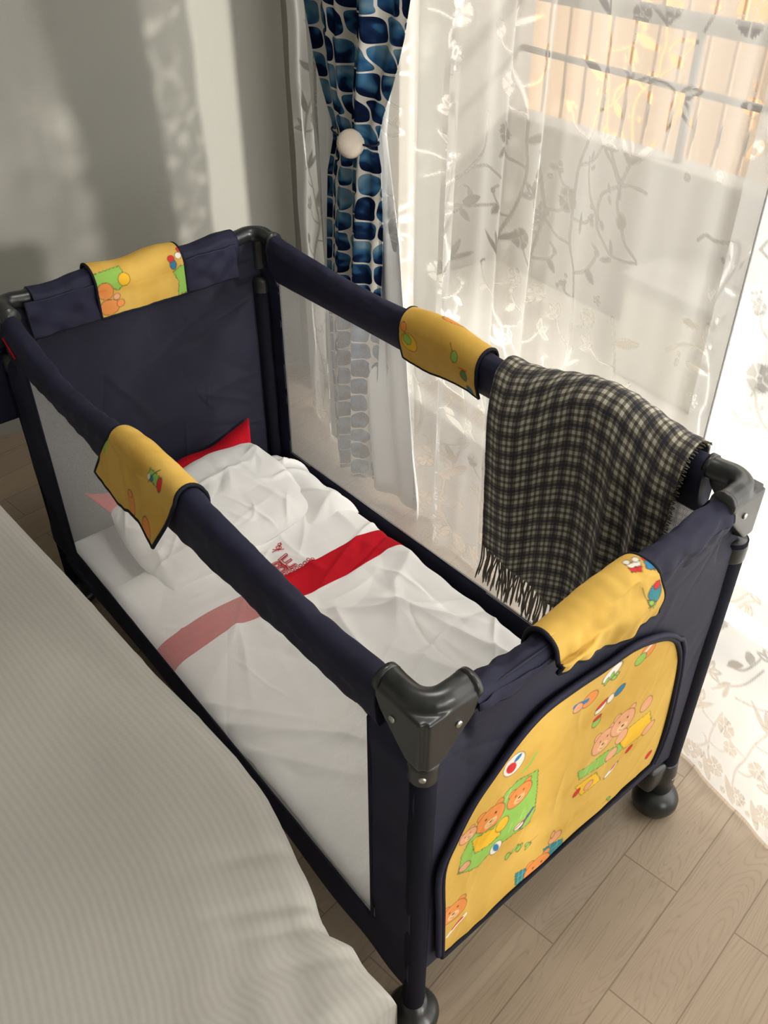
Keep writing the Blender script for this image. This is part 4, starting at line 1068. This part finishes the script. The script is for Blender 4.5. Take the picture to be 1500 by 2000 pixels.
def profK(a):
    t = .2 + .2 * a; tp = topB(t)
    return [(.050, .688), (.052, .715), (.0525, tp - .04), (.052, tp - .020), (.044, tp - .003), (.028, tp + .006), (.010, tp + .006), (-.004, tp - .002), (-.010, tp - .025), (-.012, .70)]
def paintK(P, L):
    P.poly([(.200, L * .40), (.262, L * .42), (.266, L * .28), (.245, L * .22), (.22, L * .30), (.200, L * .30)], GRN)
    P.ell((.218, L * .24), .017, .017, ORG); P.ell((.222, L * .09), .020, .016, ORG); P.ell((.246, L * .10), .008, .008, ORG); P.ell((.24, L * .17), .007, .006, PNK); P.ell((.262, L * .30), .012, .012, GLD)
    P.poly([(.375, L * .02), (.404, L * .02), (.402, L * .28), (.385, L * .28), (.37, L * .24), (.38, L * .14)], GRN); P.ell((.372, L * .31), .007, .010, BLU); P.ell((.370, L * .36), .007, .006, RED); P.ell((.388, L * .37), .007, .006, WHI); P.ell((.396, L * .42), .006, .005, RED)
pad(BACK, .202, .398, lambda a, b: 0, profK, 6, .0012, paintK, 'yellow printed pad over the short rail near the wall')

# small stitched mark on the near rail
P = Parts(); P.tube([NEAR(1.185, -.0045, .725), NEAR(1.16, -.005, .715), NEAR(1.14, -.0045, .70)], .0018, 6); P.build('stitched_mark', M['red_cotton'], cot)

# ---- storage pocket hanging outside the far end
V = box_vf(-.09, .055, 1.272, 1.315, .50, .74, .012, 3); o = Parts().add(*V).build('storage_pocket', M['navy'], cot)

# ---- corner caps ------------------------------------------------------------
def corner_cap_mesh():
    bm = bmesh.new()
    def tube(pts, r):
        P = Parts().tube(pts, r, 24)
        vs = [bm.verts.new(v) for v in P.V]
        for f in P.F: bm.faces.new([vs[i] for i in f])
    r = .0168; c = r + .0005; zc = .742
    path = [(c + .002, .082, zc - .002), (c + .001, .066, zc - .001)]
    for k in range(7):
        a = k / 6 * math.pi / 2; R = .030
        path.append((c + R - R * math.sin(math.pi / 2 - a) + 0, c + R - R * math.sin(a), zc + .001))
    path += [(.066, c + .001, zc - .001), (.082, c + .002, zc - .002)]
    tube(path, [r * 1.05, r] + [r * 1.0] * 7 + [r, r * 1.05])
    tube([(c, c, .662), (c, c, .70), (c, c, .742)], [.0185, .0180, .0168])
    for ax in (0, 1):
        prof = [(.006, .662), (.030, .662), (.042, .675), (.074, .708), (.082, .724), (.082, .742), (.006, .742)]
        V = []
        for w in (-.0012, .020):
            for d_, z_ in prof:
                V.append((d_, w, z_) if ax == 0 else (w, d_, z_))
        vs = [bm.verts.new(v) for v in V]; m = len(prof)
        bm.faces.new(vs[:m]); bm.faces.new(vs[m:][::-1])
        for k in range(m): bm.faces.new([vs[k], vs[(k + 1) % m], vs[m + (k + 1) % m], vs[m + k]])
    bmesh.ops.recalc_face_normals(bm, faces=bm.faces[:])
    me = bpy.data.meshes.new('corner_cap'); bm.to_mesh(me); bm.free()
    me.materials.append(M['plastic'])
    return me
cap_me = corner_cap_mesh()
def corner(pt, rot, name='corner_cap'):
    o = bpy.data.objects.new(name, cap_me); col.objects.link(o); o.parent = cot
    o.location = pt - cot.location; o.rotation_euler = (0, 0, rot)
    rm_ = o.modifiers.new('merge', 'REMESH'); rm_.mode = 'VOXEL'; rm_.voxel_size = .0016; rm_.use_smooth_shade = True
    sm = o.modifiers.new('soften', 'SMOOTH'); sm.factor = .5; sm.iterations = 16
    # screws, a collar and a rivet
    for s_ in (0, 1):
        P = Parts()
        if s_ == 0: P.lathe([(.0045, -.003), (.0045, -.001), (.003, 0)], (.050, 0, .714), 'Y', 16)
        else: P.lathe([(.0045, -.003), (.0045, -.001), (.003, 0)], (0, .050, .714), 'X', 16)
        P.V = [Vector(v) + (Vector((0, -.0005, 0)) if s_ == 0 else Vector((-.0005, 0, 0))) for v in P.V]
        q = P.build('screw', M['metal'], None); q.parent = o
    for c0, c1 in (((.0175, .078, .740), (.0175, .086, .740)), ((.078, .0175, .740), (.086, .0175, .740))):
        q = Parts().tube([c0, c1], .0190, 24).build('collar', M['plastic'], None); q.parent = o
    return o
for q_, a_, dz_ in ((QA, 0, -.002), (QB, math.pi / 2, .013), (QC, math.pi + math.radians(.6), .021), (QD, -math.pi / 2, .019)):
    corner(q_ + Vector((0, 0, dz_)), a_)

# ---- legs and feet ---------------------------------------------------------
def leg(pt, sx, sy, r, z0, foot):
    c = pt + Vector((sx * .0185, sy * .0185, 0))
    P = Parts(); P.lathe([(r * .97, z0), (r, z0 + .03), (r, .4), (r, .66)], (c.x, c.y, 0), n=28)
    o = P.build('leg', M['leg_sleeve'], cot)
    q = Parts().lathe([(r + .0008, .626), (r + .0014, .628), (r + .0012, .650), (.019, .662)], (c.x, c.y, 0), n=28).build('leg_collar', M['plastic'], cot)
    rv = Parts().lathe([(.003, -r - .0032), (.0042, -r - .0022), (.0048, -r + .001)], (0, 0, 0), 'X', 14)
    dv = Vector((sx, sy, 0)).normalized(); R_ = Matrix((dv, Vector((-dv.y, dv.x, 0)), Vector((0, 0, 1)))).transposed()
    rv.V = [R_ @ v + Vector((c.x, c.y, .641)) for v in rv.V]; rr_ = rv.build('rivet', M['metal'], q); rr_.location = (0, 0, 0)
    if foot == 'wheel':
        f = Parts().lathe([(.0235, .058), (.0265, .062), (.0265, .112), (.0245, .132), (.0235, .140)], (c.x, c.y, 0), n=32)
        V, F = box_vf(c.x - .060, c.x - .012, c.y - .016, c.y + .016, .092, .150, .010, 3); f.add(V, F)
        fo = f.build('foot_socket', M['plastic'], cot)
        w = Parts().lathe([(.0, .0), (.026, .001), (.037, .008), (.0425, .021), (.0425, .033), (.037, .046), (.024, .056), (.0, .059)], (c.x - .004, c.y - .004, .001), n=40)
        q = w.build('foot', M['plastic'], cot)
        mk = Parts()
        for k in range(3): mk.box(c.x - .006 + k * .004, c.x - .0035 + k * .004, c.y - .0272, c.y - .0262, .101, .104)
        mk = mk.build('moulded_mark', M['metal'], fo); mk.location = (0, 0, 0)
    else:
        q = Parts().lathe([(.0, .0), (.030, .001), (.040, .010), (.041, .022), (.034, .034), (.022, .040), (.021, .060)], (c.x, c.y, .001), n=40).build('foot', M['plastic'], cot)
leg(QA, 1, 1, .0172, .05, 'disc'); leg(QB, -1, 1, .0225, .07, 'wheel'); leg(QC, -1, -1, .0185, .05, 'disc'); leg(QD, 1, -1, .0185, .05, 'disc')

# ================================================================== bedding in the cot
# mattress
mt = Parts().box(.036, .606, .036, 1.225, .152, .190, .014).build('cot_mattress', M['white_cotton'], None)
tag(mt, 'thin white mattress on the floor of the travel cot, under the white bedding', 'mattress')
def cloth_top(X, Y):
    """height of the cover"""
    base = .214 + .006 * field(X, Y, 2.2, 7.7)
    e = np.minimum(np.minimum(X - .018, .606 - X), Y - .028)
    return base, e
cov = thing('duvet_cover', (.31, .45, .2), 'creased white cot duvet cover with a red band and a red stitched motif', 'bedding')
xs_ = np.linspace(.018, .606, 330); ys_ = np.linspace(.028, .985, 540)
X, Y = np.meshgrid(xs_, ys_, indexing='ij')
base, e = cloth_top(X, Y)
Z = base + creases(X, Y, 46, 21, (.05, .20), .008, .013) + creases(X, Y, 40, 22, (.03, .1), .004, .008) - creases(X, Y, 26, 23, (.06, .2), .006, .010)
for (x0, y0, a, l, A_, w) in ((.40, .60, 2.5, .16, .014, .013), (.50, .50, 2.2, .14, .014, .016), (.52, .36, 1.9, .16, .016, .02), (.44, .30, 2.05, .17, .012, .018), (.36, .40, .5, .14, .009, .010), (.33, .55, 1.4, .10, .010, .012), (.54, .20, 1.75, .16, .014, .02), (.10, .45, 2.3, .22, .010, .014), (.14, .30, 2.3, .22, .010, .014), (.22, .20, 2.2, .20, .009, .012), (.06, .55, 2.2, .2, .009, .013)):
    u = (X - x0) * math.cos(a) + (Y - y0) * math.sin(a); v = -(X - x0) * math.sin(a) + (Y - y0) * math.cos(a) + .6 * u * u
    Z += A_ * np.exp(-(u / l) ** 4) * np.exp(-np.abs(v / w) ** 1.4)
Z = Z - .022 * np.exp(-np.clip(e, 0, 1) / .012)
Z += .012 * np.exp(-((Y - .95) / .04) ** 2)
X2 = X - .010 * np.clip((X - .45) / .15, 0, 1) * (.5 + .5 * np.sin(Y * 23) + .3 * np.sin(Y * 51)) * np.clip((.9 - np.abs(Y - .45)), 0, 1)
band_ = (Y > .722) & (Y < .790)
j = (ys_[1:] + ys_[:-1]) / 2
edge_c = .712 + .003
xm = (xs_[1:] + xs_[:-1]) / 2
XM, YM = np.meshgrid(xm, j, indexing='ij')
red = (YM > .7215) & (YM < .7915)
V = np.stack([X2, Y, Z], -1)
cw = grid_mesh('cover_cloth', V, M['white_cotton'], cov, keep=~red)
rb = grid_mesh('red_band', V, M['red_cotton'], cov, keep=red); rb['label'] = 'red woven band across the cover'
solid(cw, .003, -1); solid(rb, .0042, -.4)

def cover_z(x, y):
    i = np.clip(np.searchsorted(xs_, x), 0, len(xs_) - 1); k = np.clip(np.searchsorted(ys_, y), 0, len(ys_) - 1)
    return Z[i, k]
# stitched motif: letters BE with an accent and little rings, in thin red thread
fc = bpy.data.curves.new('motif', 'FONT'); fc.body = 'BE'; fc.size = .058; fc.space_character = .72
tmp = bpy.data.objects.new('tmp', fc); col.objects.link(tmp)
dg = bpy.context.evaluated_depsgraph_get(); dg.update()
fme = bpy.data.meshes.new_from_object(tmp.evaluated_get(dg))
bm = bmesh.new(); bm.from_mesh(fme)
bmesh.ops.dissolve_limit(bm, angle_limit=.02, verts=bm.verts[:], edges=bm.edges[:])
loops = []
be = [ed for ed in bm.edges if len(ed.link_faces) == 1]
P = Parts()
MO = Vector((.318, .799, 0)); ca, sa = math.cos(.0), math.sin(.0)
def onto(x, y, dz=.0035):
    px_ = MO.x + x * ca - y * sa; py_ = MO.y + x * sa + y * ca
    return Vector((px_, py_, float(cover_z(px_, py_)) + dz))
def thread(a, b, r=.0008):
    n = max(2, int((Vector(b) - Vector(a)).length / .004) + 1)
    P.tube([onto(a[0] + (b[0] - a[0]) * k / (n - 1), a[1] + (b[1] - a[1]) * k / (n - 1)) for k in range(n)], r, 5)
for ed in be:
    a, b = ed.verts[0].co, ed.verts[1].co; thread((a.x, a.y), (b.x, b.y))
    cx, cy = .036, .020
    thread((cx + (a.x - cx) * .86, cy + (a.y - cy) * .80), (cx + (b.x - cx) * .86, cy + (b.y - cy) * .80), .0006)
bm.free()
def circ(cx, cy, r, n=12):
    q = [(cx + r * math.cos(k * 2 * math.pi / n), cy + r * math.sin(k * 2 * math.pi / n)) for k in range(n + 1)]
    for a, b in zip(q[:-1], q[1:]): thread(a, b, .0008)
circ(-.010, .050, .009); circ(-.018, .080, .007); circ(.0, .098, .004); circ(.052, .070, .006); circ(.060, .078, .004)
thread((.030, .062), (.050, .066)); thread((.044, .060), (.066, .082)); thread((.036, .070), (.058, .058))
for k in range(9): circ(.004 + k * .0105, -.006 + .001 * (k % 2), .004, 7)
mo = P.build('stitched_motif', M['red_cotton'], cov); mo['label'] = 'thin red stitched letters and rings'
bpy.data.objects.remove(tmp)

# pillow with a red flange
pl_ = thing('pillow', (.31, 1.08, .22), 'crumpled white cot pillow with red flanged corners against the navy end wall', 'pillow')
uu, vv = np.meshgrid(np.linspace(-1, 1, 200), np.linspace(-1, 1, 150), indexing='ij')
def pillow_grid(sign):
    sq = 1 - .10 * (vv ** 2) ; sp = 1 - .10 * (uu ** 2)
    X = .318 + .215 * uu * sq; Y = 1.045 + .150 * vv * sp + .018 * uu
    th = np.clip((1 - uu ** 4) * (1 - vv ** 4), 0, 1) ** .55
    tilt = .245 + .028 * np.clip(vv, -.2, 1) - .012 * np.clip(-vv, 0, 1)
    wr_ = .010 * creases(X, Y, 60, 31, (.03, .12), 1, .008) * .55 + .004 * field(X, Y, 4, 3.1)
    Z = tilt + sign * th * .040 + (wr_ * np.clip(th * 2, 0, 1) if sign > 0 else 0)
    return np.stack([X, Y, Z], -1)
Vt = pillow_grid(1); Vb = pillow_grid(-1); Vb[..., 2] = np.maximum(Vb[..., 2], .222)
o = grid_mesh('pillow_top', Vt, M['white_cotton'], pl_); o = grid_mesh('pillow_underside', Vb, M['white_cotton'], pl_)
# flange: a flat red strip round the far long edge and the ends
P = Parts(); V = []; F = []
m = 60
for k in range(m + 1):
    u = -1 + 2 * k / m
    X = .318 + .215 * u * .90; Y = 1.045 + .150 * (1 - .10 * u * u) + .018 * u; z = .273 + .004 * math.sin(u * 9)
    w = .026 + .022 * abs(u) ** 3
    V.append((X, Y - .012, z)); V.append((X + .030 * u * abs(u) ** 3, min(Y + w, 1.236), z + .008 + .030 * abs(u) ** 6))
for k in range(m): F.append([2 * k, 2 * k + 1, 2 * k + 3, 2 * k + 2])
fl = mesh('red_flange', V, F, M['red_cotton'], pl_); solid(fl, .003); fl['label'] = 'red fabric flange'
# white sheet bunched between pillow and window side
X, Y = np.meshgrid(np.linspace(.40, .602, 90), np.linspace(.88, 1.20, 110), indexing='ij')
e = np.minimum(np.minimum(X - .40, .602 - X), np.minimum(Y - .88, 1.20 - Y))
Zs = .222 + .030 * np.exp(-((X - .54) / .05) ** 2) + creases(X, Y, 22, 41, (.03, .1), .010, .010) - .035 * np.exp(-np.clip(e, 0, 1) / .012) - .02 * np.clip((Y - 1.08) / .1, 0, 1)
sh = grid_mesh('folded_sheet', np.stack([X, Y, Zs], -1), M['white_cotton']); solid(sh, .003)
tag(sh, 'bunched white sheet tucked between the pillow and the window-side net', 'sheet')

# ================================================================== blanket over the far rail
bl = thing('checked_blanket', (.62, .30, .5), 'grey, olive and navy checked fringed blanket hanging over the window-side rail', 'blanket')
na, nb_ = 190, 240
V = np.zeros((na, nb_, 3)); UV = np.zeros((na, nb_, 2))
def bl_path(a):
    t = .105 + .376 * a
    tp = topF(t) + .014 + .035 * math.sin(math.pi * min(1, a * 1.05)) ** 2 * (1 - .3 * a)
    zb = np.interp(a, [0, .2, .45, 1], [.36, .325, .345, .375])
    bul = .004 + .006 * math.sin(a * 9)
    return t, [(-.030, .40), (-.020, .60), (-.014, tp - .035), (-.006, tp - .010), (.008, tp), (.024, tp + .001), (.042, tp - .010), (.052, tp - .030), (.056 + bul, tp - .09), (.058 + bul * .6, (tp + zb) / 2), (.056, zb)]
for i in range(na):
    a = i / (na - 1); t, pr = bl_path(a)
    pts = np.array(smooth_path(pr, 8)); sl = np.concatenate([[0], np.cumsum(np.hypot(*np.diff(pts, axis=0).T))]); q = np.linspace(0, sl[-1], nb_)
    nn = np.interp(q, sl, pts[:, 0]); zz_ = np.interp(q, sl, pts[:, 1])
    for j in range(nb_):
        hang = max(0, (q[j] - sl[-1] * .52) / (sl[-1] * .48))
        f = hang ** .8 * (.022 * math.exp(-((a - .26) / .035) ** 2) - .010 * math.exp(-((a - .18) / .028) ** 2) + .020 * math.exp(-((a - .11) / .025) ** 2) - .006 * math.exp(-((a - .05) / .02) ** 2) + .003 * math.sin(a * 23 + hang * 2))
        tt_ = t + .015 * hang * (.35 - a) - .020 * hang * (1 - a) ** 3 * 0
        V[i, j] = FAR(tt_, nn[j] + f + .0012 * noise.noise(Vector((a * 14, q[j] * 30, 2))), zz_[j] + .001 * math.sin(a * 60) * (1 - hang))
        UV[i, j] = (a * .44 + .012 * math.sin(hang * 2.5) * (1 - a), q[j] + .010 * math.sin(a * 5))
wb = grid_mesh('woven_cloth', V, M['wool'], bl, uv=UV); solid(wb, .004)
P = Parts(); q_ = np.random.default_rng(8)
for k in range(96):
    a = (k + .5) / 96; i = int(a * (na - 1)); p = Vector(V[i, -1]); L = q_.uniform(.068, .095); ph = q_.uniform(0, 6.28); r_ = q_.uniform(.0013, .002)
    w = q_.normal(0, .006)
    pts = [p + FAR.d * (w * s + .0022 * math.sin(ph + s * 4)) + FAR.n * (.003 * math.sin(ph * 2 + s * 5) + .004 * s) + Vector((0, 0, .004 - L * s)) for s in [x / 7 for x in range(8)]]
    P.tube(pts, [r_, r_ * 1.1, r_, r_ * 1.15, r_, r_ * 1.1, r_ * 1.3, r_ * .5], 5)
f1 = P.build('fringe', M['fringe'], bl); f1['kind'] = 'stuff'; f1['label'] = 'twisted wool fringe'
P = Parts()
for k in range(150):
    j = int(nb_ * .45 + k / 150 * nb_ * .54); p = Vector(V[0, j]); L = q_.uniform(.004, .009)
    P.tube([p, p - FAR.d * L + Vector((0, 0, q_.uniform(-.003, .003)))], .0011, 4)
f2 = P.build('frayed_edge', M['fringe'], bl); f2['kind'] = 'stuff'
